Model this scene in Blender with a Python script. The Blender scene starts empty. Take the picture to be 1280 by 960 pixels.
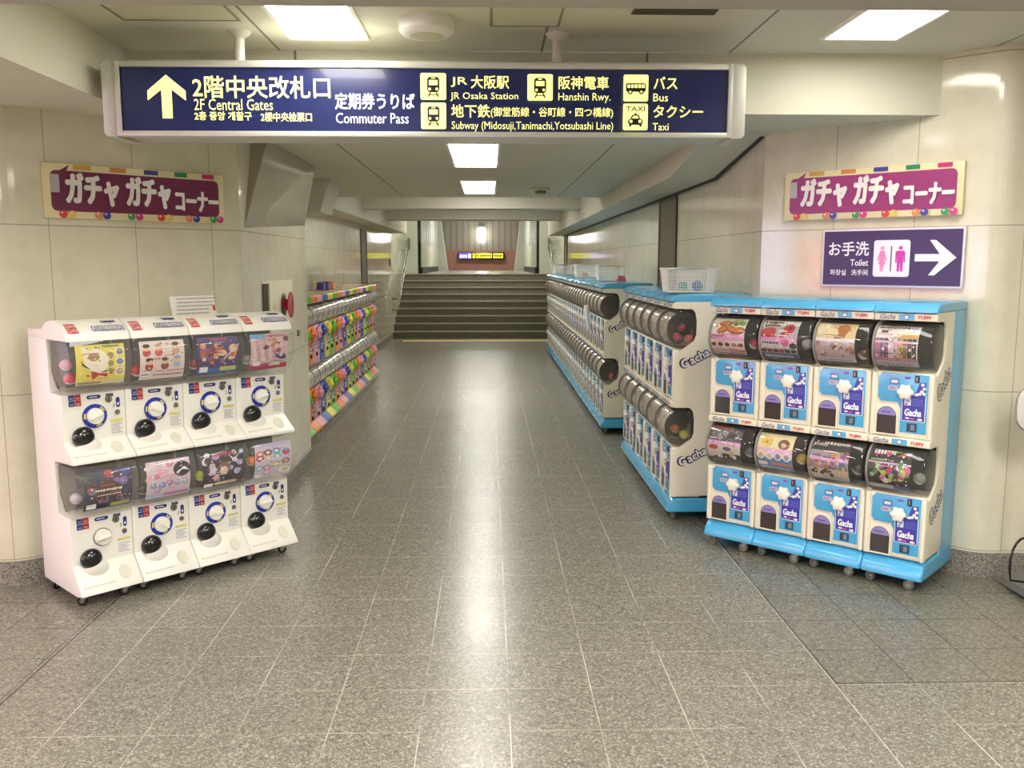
import bpy, bmesh, math, random
from mathutils import Vector, Matrix
PI = math.pi
scene = bpy.context.scene
COL = scene.collection

# ------------------------------------------------------------------ camera, world, lights, exposure
CAM_H = 1.6
cam = bpy.data.objects.new('camera', bpy.data.cameras.new('camera')); COL.objects.link(cam)
cam.data.sensor_width = 36.0
cam.data.lens = 1120.0 / 1280.0 * 36.0
cam.data.clip_start = 0.05
cam.location = (0, 0, CAM_H)
cam.rotation_euler = (PI / 2 - math.atan(151 / 1120), 0, -math.atan(29.5 / 1130.1))
scene.camera = cam
scene.view_settings.view_transform = 'Standard'
scene.view_settings.look = 'None'
scene.view_settings.gamma = 1.0
scene.view_settings.use_curve_mapping = False
scene.view_settings.exposure = 0.3
scene.cycles.use_denoising = True
scene.cycles.max_bounces = 8
scene.cycles.diffuse_bounces = 5
scene.cycles.transparent_max_bounces = 24
scene.cycles.caustics_reflective = False
scene.cycles.caustics_refractive = False
TROFFER = 15.0            # emission of the corridor's ceiling lights
HALL = 52.0                # emission of the ceiling lights behind the camera
STAIR = 3.2
w = bpy.data.worlds.new('world'); scene.world = w; w.use_nodes = True
w.node_tree.nodes['Background'].inputs[0].default_value = (1, .97, .9, 1)
w.node_tree.nodes['Background'].inputs[1].default_value = 0.35

# ------------------------------------------------------------------ materials
def lin(h):
    h = h.lstrip('#'); c = [int(h[i:i + 2], 16) / 255 for i in (0, 2, 4)]
    return tuple(x / 12.92 if x <= .04045 else ((x + .055) / 1.055) ** 2.4 for x in c) + (1,)
_M = {}
def mat(h, rough=.4, metal=0, spec=.5, emit=0, coat=0):
    k = (h, rough, metal, spec, emit, coat)
    if k in _M: return _M[k]
    m = bpy.data.materials.new('m' + h.strip('#')); m.use_nodes = True
    p = m.node_tree.nodes['Principled BSDF']
    p.inputs['Base Color'].default_value = lin(h)
    p.inputs['Roughness'].default_value = rough
    p.inputs['Metallic'].default_value = metal
    p.inputs['Specular IOR Level'].default_value = spec
    p.inputs['Coat Weight'].default_value = coat
    if emit:
        p.inputs['Emission Color'].default_value = lin(h); p.inputs['Emission Strength'].default_value = emit
    _M[k] = m
    return m
class NT:
    """small node-graph writer: values are floats, colours or sockets"""
    def __init__(s, name):
        s.m = bpy.data.materials.new(name); s.m.use_nodes = True; s.t = s.m.node_tree
        s.p = s.t.nodes['Principled BSDF']
    def put(s, sock, v):
        if isinstance(v, bpy.types.NodeSocket): s.t.links.new(v, sock)
        else: sock.default_value = v
    def math(s, op, a, b=0.0, c=0.0, clamp=False):
        n = s.t.nodes.new('ShaderNodeMath'); n.operation = op; n.use_clamp = clamp
        for i, v in enumerate((a, b, c)): s.put(n.inputs[i], v)
        return n.outputs[0]
    def mix(s, f, a, b):
        n = s.t.nodes.new('ShaderNodeMix'); n.data_type = 'RGBA'
        s.put(n.inputs[0], f); s.put(n.inputs[6], a); s.put(n.inputs[7], b)
        return n.outputs[2]
    def noise(s, vec, scale, detail=3.0, rough=.55):
        n = s.t.nodes.new('ShaderNodeTexNoise'); s.put(n.inputs['Vector'], vec)
        n.inputs['Scale'].default_value = scale; n.inputs['Detail'].default_value = detail; n.inputs['Roughness'].default_value = rough
        return n.outputs['Fac']
    def voro(s, vec, scale):
        n = s.t.nodes.new('ShaderNodeTexVoronoi'); s.put(n.inputs['Vector'], vec); n.inputs['Scale'].default_value = scale
        return n
    def ramp(s, f, stops):
        n = s.t.nodes.new('ShaderNodeValToRGB'); s.put(n.inputs[0], f); e = n.color_ramp.elements
        while len(e) < len(stops): e.new(.5)
        for i, (x, c) in enumerate(stops): e[i].position = x; e[i].color = c
        return n.outputs[0]
    def coord(s, which):
        return s.t.nodes.new('ShaderNodeTexCoord').outputs[which]
    def sep(s, v):
        n = s.t.nodes.new('ShaderNodeSeparateXYZ'); s.put(n.inputs[0], v); return n.outputs
    def line(s, x, off, pitch, width):
        """1 on lines at off + k*pitch"""
        a = s.math('SUBTRACT', x, off - pitch / 2); a = s.math('FLOORED_MODULO', a, pitch)
        a = s.math('SUBTRACT', a, pitch / 2); a = s.math('ABSOLUTE', a)
        return s.math('LESS_THAN', a, width / 2)
    def one(s, x, at, width):
        a = s.math('ABSOLUTE', s.math('SUBTRACT', x, at)); return s.math('LESS_THAN', a, width / 2)
    def done(s, color, rough, bump=None, strength=.1, spec=.5):
        s.put(s.p.inputs['Base Color'], color); s.put(s.p.inputs['Roughness'], rough); s.p.inputs['Specular IOR Level'].default_value = spec
        if bump is not None:
            b = s.t.nodes.new('ShaderNodeBump'); b.inputs['Strength'].default_value = strength; b.inputs['Distance'].default_value = .002
            s.put(b.inputs['Height'], bump); s.t.links.new(b.outputs[0], s.p.inputs['Normal'])
        return s.m
def marble_mat():
    n = NT('polished_marble'); o = n.coord('Object'); u, v, _ = n.sep(n.coord('UV'))
    l = n.math('MAXIMUM', n.line(u, 0.0, .432, .004), n.line(v, .135, .825, .005))
    a = n.noise(o, 1.3, 6); b = n.noise(o, 9, 5, .65)
    c = n.ramp(n.math('ADD', n.math('MULTIPLY', a, .6), n.math('MULTIPLY', b, .4)), [(.3, lin('CBC5AC')), (.5, lin('DAD5BF')), (.72, lin('E4E0CC'))])
    sp = n.math('LESS_THAN', n.voro(o, 42).outputs['Distance'], .035)
    c = n.mix(n.math('MULTIPLY', sp, .25), c, lin('9A8F78'))
    c = n.mix(n.math('MULTIPLY', l, .65), c, lin('7F755F'))
    return n.done(c, n.math('ADD', .05, n.math('MULTIPLY', b, .08)), spec=.5)
def floor_mat():
    n = NT('terrazzo_tiles'); o = n.coord('Object'); x, y, _ = n.sep(o)
    v = n.voro(o, 165); cell = n.sep(v.outputs['Color'])[0]
    v2 = n.voro(o, 85); cell2 = n.sep(v2.outputs['Color'])[1]
    chips = n.ramp(cell, [(0, lin('413E36')), (.22, lin('736F63')), (.72, lin('827E71')), (.88, lin('BAB6A8'))])
    big = n.ramp(cell2, [(.0, lin('57544C')), (.15, lin('7F7C72')), (.85, lin('88857A')), (1, lin('AAA79C'))])
    c = n.mix(.45, chips, big)
    stain = n.noise(o, 2.2, 4)
    # a faint difference from tile to tile
    tx = n.math('FLOOR', n.math('DIVIDE', n.math('SUBTRACT', x, .07), .3133)); ty = n.math('FLOOR', n.math('DIVIDE', n.math('SUBTRACT', y, 2.904), .3095))
    wn = n.t.nodes.new('ShaderNodeTexWhiteNoise'); wn.noise_dimensions = '2D'
    cb = n.t.nodes.new('ShaderNodeCombineXYZ'); n.put(cb.inputs[0], tx); n.put(cb.inputs[1], ty); n.put(wn.inputs['Vector'], cb.outputs[0])
    tone = n.math('ADD', n.math('MULTIPLY', wn.outputs['Value'], .10), n.math('MULTIPLY', stain, .25))
    c = n.mix(tone, c, lin('5A574C'))
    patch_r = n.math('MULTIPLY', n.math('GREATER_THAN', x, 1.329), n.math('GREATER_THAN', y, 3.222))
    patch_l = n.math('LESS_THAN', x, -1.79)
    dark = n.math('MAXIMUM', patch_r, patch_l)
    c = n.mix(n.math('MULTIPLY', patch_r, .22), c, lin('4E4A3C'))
    gx = n.line(x, .07, .3133, .0042); gy = n.line(y, 2.904, .3095, .004)
    wear = n.ramp(n.noise(o, 1.7, 2), [(.42, (0.15, 0.15, 0.15, 1)), (.6, (1, 1, 1, 1))])
    wear2 = n.ramp(n.noise(o, 2.9, 2), [(.42, (0.12, 0.12, 0.12, 1)), (.6, (.75, .75, .75, 1))])
    g = n.math('MAXIMUM', n.math('MULTIPLY', gx, wear), n.math('MULTIPLY', gy, wear2))
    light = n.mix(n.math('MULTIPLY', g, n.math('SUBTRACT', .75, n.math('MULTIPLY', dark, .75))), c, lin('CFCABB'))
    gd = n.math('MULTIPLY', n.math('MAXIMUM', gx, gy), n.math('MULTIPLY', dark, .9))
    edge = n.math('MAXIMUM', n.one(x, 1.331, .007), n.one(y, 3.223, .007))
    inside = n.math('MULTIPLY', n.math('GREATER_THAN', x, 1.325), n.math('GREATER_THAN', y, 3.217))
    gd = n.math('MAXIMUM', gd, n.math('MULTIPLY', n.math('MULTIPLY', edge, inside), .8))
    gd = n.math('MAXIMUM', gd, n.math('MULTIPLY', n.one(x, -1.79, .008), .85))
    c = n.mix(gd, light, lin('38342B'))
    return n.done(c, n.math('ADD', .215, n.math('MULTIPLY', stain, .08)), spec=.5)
def granite_mat(base='7B766E'):
    n = NT('granite'); o = n.coord('Object'); v = n.voro(o, 220)
    c = n.ramp(n.sep(v.outputs['Color'])[0], [(0, lin('45423D')), (.35, lin(base)), (1, lin('A8A39A'))])
    return n.done(c, .4)
def stair_mat():
    n = NT('stair_stone'); o = n.coord('Object'); v = n.voro(o, 90)
    c = n.ramp(n.sep(v.outputs['Color'])[0], [(0, lin('55534A')), (.4, lin('6D6A5E')), (1, lin('858172'))])
    c = n.mix(n.math('MULTIPLY', n.noise(o, 3, 4), .3), c, lin('4C4A40'))
    return n.done(c, .3)
def ceiling_mat(xs, ys):
    n = NT('ceiling_board'); o = n.coord('Object'); x, y, _ = n.sep(o)
    l = None
    for a in xs:
        t = n.one(x, a, .012); l = t if l is None else n.math('MAXIMUM', l, t)
    for a in ys:
        t = n.one(y, a, .014); l = t if l is None else n.math('MAXIMUM', l, t)
    c = n.mix(n.math('MULTIPLY', n.noise(o, 1.2, 3), .25), lin('D9D7C4'), lin('CFCCB6'))
    if l is not None: c = n.mix(n.math('MULTIPLY', l, .8), c, lin('57544A'))
    return n.done(c, .55, spec=.3)
def slat_mat(name, a, b, pitch):
    n = NT(name); o = n.coord('Object'); x, y, _ = n.sep(o)
    c = n.mix(n.line(n.math('ADD', x, y), 0, pitch, pitch * .25), lin(a), lin(b))
    return n.done(c, .5)
def clear_mat(name, tint, haze, hazecol, rough=.05):
    m = bpy.data.materials.new(name); m.use_nodes = True; t = m.node_tree; t.nodes.clear()
    out = t.nodes.new('ShaderNodeOutputMaterial'); tr = t.nodes.new('ShaderNodeBsdfTransparent'); tr.inputs[0].default_value = lin(tint)
    d = t.nodes.new('ShaderNodeBsdfDiffuse'); d.inputs[0].default_value = lin(hazecol)
    g = t.nodes.new('ShaderNodeBsdfGlossy'); g.inputs['Roughness'].default_value = rough
    m1 = t.nodes.new('ShaderNodeMixShader'); m1.inputs[0].default_value = haze
    t.links.new(tr.outputs[0], m1.inputs[1]); t.links.new(d.outputs[0], m1.inputs[2])
    fr = t.nodes.new('ShaderNodeFresnel'); fr.inputs[0].default_value = 1.45
    ge = t.nodes.new('ShaderNodeNewGeometry'); mu = t.nodes.new('ShaderNodeMath'); mu.operation = 'MULTIPLY_ADD'   # no total reflection where the ray leaves the thin sheet
    mu.inputs[1].default_value = -1; mu.inputs[2].default_value = 1; t.links.new(ge.outputs['Backfacing'], mu.inputs[0])
    m3 = t.nodes.new('ShaderNodeMath'); m3.operation = 'MULTIPLY'; t.links.new(fr.outputs[0], m3.inputs[0]); t.links.new(mu.outputs[0], m3.inputs[1])
    m2 = t.nodes.new('ShaderNodeMixShader'); t.links.new(m3.outputs[0], m2.inputs[0])
    t.links.new(m1.outputs[0], m2.inputs[1]); t.links.new(g.outputs[0], m2.inputs[2]); t.links.new(m2.outputs[0], out.inputs[0])
    return m
MARBLE = marble_mat(); FLOOR = floor_mat(); GRANITE = granite_mat(); STAIRM = stair_mat()
PAINT = mat('D6D2C2', .6, spec=.3); PAINTD = mat('B7B3A4', .6, spec=.3)
WHITE = mat('F2EFE6', .3); CREAM = mat('EDE7D2', .32); BLUE = mat('4FAFDF', .25, coat=.4); BLUED = mat('3F9CCF', .3)
BLACK = mat('0C0C0D', .2, coat=.5); DARK = mat('24231F', .5); NAVY = mat('232A6B', .4); CHROME = mat('C9C9C6', .22, 1.0)
STEEL = mat('9C9A94', .3, 1.0); RUBBER = mat('1C1B1A', .6); GREYP = mat('8A8780', .5); ALU = mat('CFCFC6', .4, .3)
CLEAR = clear_mat('clear_plastic', 'FAFAF8', .06, 'FFFFFF')
CLEARG = clear_mat('clear_smoky_plastic', 'F3F2EE', .05, 'E4E2DA')
DOORGLASS = clear_mat('grey_clear_flap', 'A9A79E', .15, '8E8B84')

# ------------------------------------------------------------------ mesh helpers
class MB:
    def __init__(s): s.v = []; s.f = []; s.m = []; s.mats = []; s.uv = None
    def mi(s, m):
        if m not in s.mats: s.mats.append(m)
        return s.mats.index(m)
    def add(s, vs, fs, m):
        b = len(s.v); i = s.mi(m); s.v.extend([tuple(p) for p in vs])
        for f in fs: s.f.append([b + k for k in f]); s.m.append(i)
        return s
    def bm(s, bm, m, M=None):
        bm.verts.ensure_lookup_table(); bm.normal_update()
        vs = [(M @ v.co if M else v.co) for v in bm.verts]
        s.add(vs, [[v.index for v in f.verts] for f in bm.faces], m); bm.free(); return s
    def box(s, lo, hi, m, bevel=0, seg=2):
        bm = bmesh.new(); bmesh.ops.create_cube(bm, size=1)
        for v in bm.verts: v.co = Vector([(lo[i] + hi[i]) / 2 + v.co[i] * (hi[i] - lo[i]) for i in range(3)])
        if bevel: bmesh.ops.bevel(bm, geom=bm.edges[:], offset=min(bevel, .49 * min(hi[i] - lo[i] for i in range(3))), segments=seg, profile=.6, affect='EDGES', clamp_overlap=True)
        return s.bm(bm, m)
    def prism(s, prof, a, b, m, axis='x', bevel=0, seg=2):
        """prof: list of 2-D points; extruded from a to b along axis. axis x: prof=(y,z); y: (x,z); z: (x,y)"""
        P = {'x': lambda p, t: (t, p[0], p[1]), 'y': lambda p, t: (p[0], t, p[1]), 'z': lambda p, t: (p[0], p[1], t)}[axis]
        bm = bmesh.new(); A = [bm.verts.new(P(p, a)) for p in prof]; B = [bm.verts.new(P(p, b)) for p in prof]; n = len(prof)
        bm.faces.new(A); bm.faces.new(B[::-1])
        for i in range(n): bm.faces.new((A[i], B[i], B[(i + 1) % n], A[(i + 1) % n]))
        bmesh.ops.recalc_face_normals(bm, faces=bm.faces[:])
        if bevel:
            ca = set(A); cb = set(B)
            e = [x for x in bm.edges if (x.verts[0] in ca and x.verts[1] in ca) or (x.verts[0] in cb and x.verts[1] in cb)]
            bmesh.ops.bevel(bm, geom=e, offset=bevel, segments=seg, profile=.6, affect='EDGES', clamp_overlap=True)
        return s.bm(bm, m)
    def lathe(s, prof, M, m, n=24, a0=0, a1=2 * PI):
        """prof: (radius, height) points turned about local z, then placed by matrix M"""
        full = abs(a1 - a0 - 2 * PI) < 1e-6; k = n if full else n + 1; vs = []; fs = []
        for r, h in prof:
            for i in range(k):
                a = a0 + (a1 - a0) * i / n; vs.append(M @ Vector((r * math.cos(a), r * math.sin(a), h)))
        for j in range(len(prof) - 1):
            for i in range(n):
                i2 = (i + 1) % k; fs.append([j * k + i, j * k + i2, (j + 1) * k + i2, (j + 1) * k + i])
        if full:
            if prof[0][0] > 1e-6: fs.append(list(range(k))[::-1])
            if prof[-1][0] > 1e-6: fs.append([(len(prof) - 1) * k + i for i in range(k)])
        return s.add(vs, fs, m)
    def cyl(s, p, q, r, m, n=16):
        p = Vector(p); q = Vector(q); d = q - p; M = Matrix.Translation(p) @ d.to_track_quat('Z', 'Y').to_matrix().to_4x4()
        return s.lathe([(r, 0), (r, d.length)], M, m, n)
    def tube(s, pts, r, m, n=10):
        pts = [Vector(p) for p in pts]; vs = []; fs = []; up = Vector((0.123, 0.3, 1))
        for i, p in enumerate(pts):
            d = (pts[min(i + 1, len(pts) - 1)] - pts[max(i - 1, 0)]).normalized()
            a = d.cross(up).normalized(); b = d.cross(a).normalized()
            for k in range(n):
                t = 2 * PI * k / n; vs.append(p + a * r * math.cos(t) + b * r * math.sin(t))
        for i in range(len(pts) - 1):
            for k in range(n): fs.append([i * n + k, i * n + (k + 1) % n, (i + 1) * n + (k + 1) % n, (i + 1) * n + k])
        fs.append(list(range(n))[::-1]); fs.append([(len(pts) - 1) * n + k for k in range(n)])
        return s.add(vs, fs, m)
    def ball(s, c, r, m, sc=(1, 1, 1), seg=20, rings=12, half=None):
        M = Matrix.Translation(c) @ Matrix.Diagonal((sc[0], sc[1], sc[2], 1))
        t0, t1 = {None: (-PI / 2, PI / 2), 'top': (0, PI / 2), 'bottom': (-PI / 2, 0)}[half]
        prof = [(max(r * math.cos(t0 + (t1 - t0) * i / rings), 0 if 0 < i < rings else r * max(math.cos(t0 + (t1 - t0) * i / rings), 0)), r * math.sin(t0 + (t1 - t0) * i / rings)) for i in range(rings + 1)]
        return s.lathe(prof, M, m, seg)
    def build(s, name, parent=None, smooth=True, ang=38):
        me = bpy.data.meshes.new(name); me.from_pydata(s.v, [], s.f)
        for m in s.mats: me.materials.append(m)
        me.polygons.foreach_set('material_index', s.m)
        bm = bmesh.new(); bm.from_mesh(me); bmesh.ops.remove_doubles(bm, verts=bm.verts[:], dist=1e-6)
        if not getattr(s, 'keep', False): bmesh.ops.recalc_face_normals(bm, faces=bm.faces[:])
        bm.to_mesh(me); bm.free()
        if smooth:
            me.polygons.foreach_set('use_smooth', [True] * len(me.polygons)); me.set_sharp_from_angle(angle=math.radians(ang))
        me.update()
        o = bpy.data.objects.new(name, me); COL.objects.link(o)
        if parent: o.parent = parent
        return o
def rot_to(d, c):
    return Matrix.Translation(c) @ Vector(d).to_track_quat('Z', 'Y').to_matrix().to_4x4()
def thing(name, label, cat, loc=(0, 0, 0), rz=0, group=None):
    o = bpy.data.objects.new(name, None); COL.objects.link(o); o.empty_display_size = .1
    o.location = loc; o.rotation_euler = (0, 0, rz); o['label'] = label; o['category'] = cat
    if group: o['group'] = group
    return o
def tag(o, label, cat, group=None):
    o['label'] = label; o['category'] = cat
    if group: o['group'] = group
    return o
def struct(o):
    o['kind'] = 'structure'; return o
_kids = {}
def kids(o):
    return [c for c in COL.objects if c.parent == o]
def tree_of(o):
    return (o, [tree_of(c) for c in kids(o)])
def t_children(o): return [c for c in kids(o) if c.type == 'MESH']
def copy_tree(t, parent=None):
    o, ch = t; c = o.copy(); COL.objects.link(c)
    if parent: c.parent = parent
    for x in ch: copy_tree(x, c)
    return c

# ------------------------------------------------------------------ printed matter: flat shapes and lettering laid on a surface
_T = {}
def glyphs(s, bold=0.0):
    k = (s, bold)
    if k not in _T:
        c = bpy.data.curves.new('lettering', 'FONT'); c.body = s; c.resolution_u = 2; c.offset = bold
        o = bpy.data.objects.new('lettering', c); me = bpy.data.meshes.new_from_object(o)
        vs = [(v.co.x, v.co.y) for v in me.vertices]; fs = [list(p.vertices) for p in me.polygons]
        bpy.data.objects.remove(o); bpy.data.curves.remove(c); bpy.data.meshes.remove(me)
        x0 = min(v[0] for v in vs); x1 = max(v[0] for v in vs); y0 = min(v[1] for v in vs); y1 = max(v[1] for v in vs)
        _T[k] = ([((x - x0) / (x1 - x0), (y - y0) / max(y1 - y0, 1e-6)) for x, y in vs], fs, (x1 - x0) / max(y1 - y0, 1e-6))
    return _T[k]
class Art:
    """2-D drawing: unit coordinates mapped by fn(u, v, layer) -> point; each shape sits a hair above the last"""
    def __init__(s, fn, strips=0): s.mb = MB(); s.mb.keep = True; s.fn = fn; s.n = 0; s.strips = strips; s.ratio = 1.0
    def raw(s, pts, fs, m, flat=False):
        if not flat: s.n += 1
        if s.strips: pts, fs = s.cut(pts, fs)
        s.mb.add([s.fn(u, v, s.n) for u, v in pts], fs, m); return s
    def cut(s, pts, fs):
        P = []; F = []; h = 1 / s.strips
        def side(poly, lim, up):
            out = []
            for i, a in enumerate(poly):
                b = poly[(i + 1) % len(poly)]; ia = (a[1] >= lim) if up else (a[1] <= lim); ib = (b[1] >= lim) if up else (b[1] <= lim)
                if ia: out.append(a)
                if ia != ib: t = (lim - a[1]) / (b[1] - a[1]); out.append((a[0] + (b[0] - a[0]) * t, lim))
            return out
        for f in fs:
            poly = [pts[k] for k in f]; lo = max(0, int(min(p[1] for p in poly) / h)); hi = min(s.strips - 1, int(max(p[1] for p in poly) / h))
            for k in range(lo, hi + 1):
                q = side(side(poly, k * h, True), (k + 1) * h, False) if hi > lo or True else poly
                if len(q) > 2: F.append(list(range(len(P), len(P) + len(q)))); P += q
        return P, F
    def rect(s, u0, v0, u1, v1, m, n=1):
        pts = []; fs = []
        for i in range(n + 1):
            v = v0 + (v1 - v0) * i / n; pts += [(u0, v), (u1, v)]
        for i in range(n): fs.append([2 * i, 2 * i + 1, 2 * i + 3, 2 * i + 2])
        return s.raw(pts, fs, m)
    def poly(s, pts, m): return s.raw(pts, [list(range(len(pts)))], m)
    def ell(s, u, v, ru, rv, m, rot=0, n=18, a0=0, a1=2 * PI):
        pts = []
        for i in range(n):
            a = a0 + (a1 - a0) * i / (n if a1 - a0 > 6.28 else n - 1); x = ru * math.cos(a); y = rv * math.sin(a)
            pts.append((u + x * math.cos(rot) - y * math.sin(rot), v + x * math.sin(rot) + y * math.cos(rot)))
        return s.poly(pts, m)
    def rrect(s, u0, v0, u1, v1, ru, rv, m):
        pts = []
        for cx, cy, a in ((u1 - ru, v1 - rv, 0), (u0 + ru, v1 - rv, 90), (u0 + ru, v0 + rv, 180), (u1 - ru, v0 + rv, 270)):
            for i in range(6):
                t = math.radians(a + 18 * i); pts.append((cx + ru * math.cos(t), cy + rv * math.sin(t)))
        return s.poly(pts, m)
    def ring(s, u, v, r0, r1, m, a0=0, a1=2 * PI, n=28, asp=1):
        pts = []; fs = []
        for i in range(n + 1):
            a = a0 + (a1 - a0) * i / n
            pts += [(u + r0 * math.cos(a), v + r0 * asp * math.sin(a)), (u + r1 * math.cos(a), v + r1 * asp * math.sin(a))]
        for i in range(n): fs.append([2 * i, 2 * i + 1, 2 * i + 3, 2 * i + 2])
        return s.raw(pts, fs, m)
    def text(s, t, u0, v0, u1, v1, m, bold=0.0, rot=0, asp=1, shear=0):
        g, fs, _ = glyphs(t, min(bold, 0)); cu = (u0 + u1) / 2; cv = (v0 + v1) / 2; pts = []
        for x, y in g:
            dx = (x - .5) * (u1 - u0) + shear * (y - .5) * (v1 - v0); dy = (y - .5) * (v1 - v0)
            pts.append((cu + dx * math.cos(rot) - dy * math.sin(rot) * asp, cv + dx * math.sin(rot) / asp + dy * math.cos(rot)))
        if bold <= 0: return s.raw(pts, fs, m)
        e = bold * (v1 - v0); fx = s.ratio * e      # heavier strokes: the same outline struck several times a hair apart
        for i, (a, b) in enumerate(((0, 0), (e, 0), (-e, 0), (0, e), (0, -e), (.7 * e, .7 * e), (-.7 * e, .7 * e), (.7 * e, -.7 * e), (-.7 * e, -.7 * e))):
            s.n += .15 if i else 0; s.raw([(x + a * s.ratio, y + b) for x, y in pts], fs, m, flat=i > 0)
        return s
    def build(s, name, parent=None):
        return s.mb.build(name, parent, smooth=False)
def plane_map(o, eu, ev, step=.0004):
    o = Vector(o); eu = Vector(eu); ev = Vector(ev); n = eu.cross(ev).normalized()
    return lambda u, v, k: o + eu * u + ev * v + n * (step * k)

# ------------------------------------------------------------------ the setting
def quadstrip(name, pts, z0, z1, m, u0=0.0):
    """vertical wall through plan points with uv = (metres along, height); z0/z1 numbers or per-point lists"""
    me = bpy.data.meshes.new(name); vs = []; fs = []; uv = []; d = u0
    Z0 = z0 if isinstance(z0, (list, tuple)) else [z0] * len(pts); Z1 = z1 if isinstance(z1, (list, tuple)) else [z1] * len(pts)
    for i in range(len(pts) - 1):
        a, b = pts[i], pts[i + 1]; L = math.hypot(b[0] - a[0], b[1] - a[1]); k = len(vs)
        vs += [(a[0], a[1], Z0[i]), (b[0], b[1], Z0[i + 1]), (b[0], b[1], Z1[i + 1]), (a[0], a[1], Z1[i])]
        fs.append([k, k + 1, k + 2, k + 3]); uv += [(d, Z0[i]), (d + L, Z0[i + 1]), (d + L, Z1[i + 1]), (d, Z1[i])]; d += L
    me.from_pydata(vs, [], fs); l = me.uv_layers.new(name='UVMap')
    for i, t in enumerate(uv): l.data[i].uv = t
    me.materials.append(m); o = bpy.data.objects.new(name, me); COL.objects.link(o); return struct(o)
def arc(cx, cy, r, a0, a1, n=6):
    return [(cx + r * math.cos(math.radians(a0 + (a1 - a0) * i / n)), cy + r * math.sin(math.radians(a0 + (a1 - a0) * i / n))) for i in range(n + 1)]
def slab(name, lo, hi, m, bevel=0): return struct(MB().box(lo, hi, m, bevel).build(name))

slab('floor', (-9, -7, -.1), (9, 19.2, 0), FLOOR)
# left side: front wall, rounded corner, 45 degree wall, corridor pillar, recessed corridor wall
r = .22
LW = [(-7, 4.37), (-2.42, 4.37)] + arc(-2.42 - .0, 4.37 + r, r, -90, -45)[1:]
lx, ly = LW[-1]
LX = -1.43; LY = ly + (LX - lx)          # where the 45 degree wall meets the corridor side
quadstrip('wall_left', LW, 0, 2.34, MARBLE, .12)
quadstrip('wall_left_angled', [(lx, ly), (LX, LY)], 0, 2.34, MARBLE, .29)
quadstrip('wall_left_pillar', [(LX, LY), (LX, 7.12), (-2.05, 7.12)], 0, 2.34, MARBLE, .432 - .002)
quadstrip('wall_left_corridor', [(-2.05, 7.12), (-2.05, 22.2)], 0, [2.34, 3.9], MARBLE, .2)
# right side
RW0 = (2.46, 4.38)
RA = arc(2.46 + .10, 4.38 + .15, .15, 225, 270)
ra = RA[0]; RX = 1.6; RY = ra[1] + (ra[0] - RX)
quadstrip('wall_right_corridor', [(RX, 22.2), (RX, 8.45), (RX, 7.62), (RX, RY)], 0, [3.9, 2.6, 2.6, 2.6], MARBLE, .1)
quadstrip('wall_right_angled', [(RX, RY), ra], 0, 2.64, MARBLE, 0.0)
quadstrip('wall_right', RA + [(7, 4.38)], 0, 2.64, MARBLE, .25)
# granite baseboards
def baseboard(name, pts, h=.125, t=.012):
    mb = MB()
    for i in range(len(pts) - 1):
        a, b = Vector(pts[i] + (0,)), Vector(pts[i + 1] + (0,)); d = (b - a).normalized(); nrm = Vector((d.y, -d.x, 0)) * t; z = Vector((0, 0, h))
        e = d * (.004)
        vs = [a - e, b + e, b + nrm + e, a + nrm - e]; vs += [v + z for v in vs]
        mb.add(vs, [[0, 1, 2, 3], [7, 6, 5, 4], [0, 4, 5, 1], [1, 5, 6, 2], [2, 6, 7, 3], [3, 7, 4, 0]], GRANITE)
    return struct(mb.build(name, smooth=False))
baseboard('baseboard_left', LW + [(LX, LY), (LX, 7.12)])
baseboard('baseboard_left_corridor', [(-2.05, 7.12), (-2.05, 19.2)])
baseboard('baseboard_right', [(RX, 19.2), (RX, RY), ra] + RA[1:] + [(7, 4.38)])
# ceilings
CEILB = ceiling_mat([-.945, .79], [7.30, 9.80]); CEILA = ceiling_mat([-1.02, .265, 1.2, 2.45], [1.2]); CEILP = ceiling_mat([], [])
slab('ceiling', (-1.76, 2.74, 2.635), (7, 4.6, 2.7), CEILA)
slab('ceiling_left', (-7, 2.74, 2.34), (-1.76, 4.6, 2.7), CEILP)
slab('ceiling_left_corner', (-2.4, 4.61, 2.34), (-2.1, 5.6, 2.7), CEILP)
slab('ceiling_corridor', (-2.1, 4.6, 2.34), (2.32, 10.33, 2.634), CEILB)
slab('ceiling_beam_front', (-9, 2.25, 2.34), (9, 2.74, 2.72), PAINTD)
slab('ceiling_hall', (-9, -7, 2.635), (9, 2.25, 2.72), CEILP)
slab('ceiling_coffer', (-2.1, 10.33, 2.62), (1.7, 16.1, 2.7), CEILP)
slab('ceiling_beam_middle', (-2.1, 12.45, 2.34), (1.7, 12.9, 2.62), PAINT)
slab('ceiling_beam_rear', (-2.1, 15.6, 2.34), (1.7, 16.1, 3.9), PAINT)
slab('ceiling_stairwell', (-3, 16.1, 3.85), (3, 34, 3.95), CEILP)
# right bulkhead: level along the corridor, rising to the beam at the corner
mb = MB()
mb.prism([(6.35, 2.19), (19.2, 2.17), (19.2, 2.62), (10.4, 2.62), (10.33, 2.338), (5.2, 2.338)], 1.265, 1.62, PAINT, 'x')
struct(mb.build('trim_right_bulkhead', smooth=False))
mb = MB(); mb.prism([(RY + .01, 2.32), (6.35, 2.176), (19.2, 2.156), (19.2, 2.171), (6.35, 2.191), (RY + .01, 2.336)], 1.575, 1.6, DARK, 'x'); struct(mb.build('trim_right_shadow_gap', smooth=False))  # dark strip standing in for the shadow line where bulkhead meets wall
mb = MB()
mb.prism([(8.75, 2.2), (19.2, 2.22), (19.2, 2.62), (10.4, 2.62), (10.33, 2.338), (8.75, 2.338)], -2.06, -1.72, PAINT, 'x')
struct(mb.build('trim_left_bulkhead', smooth=False))
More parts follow.
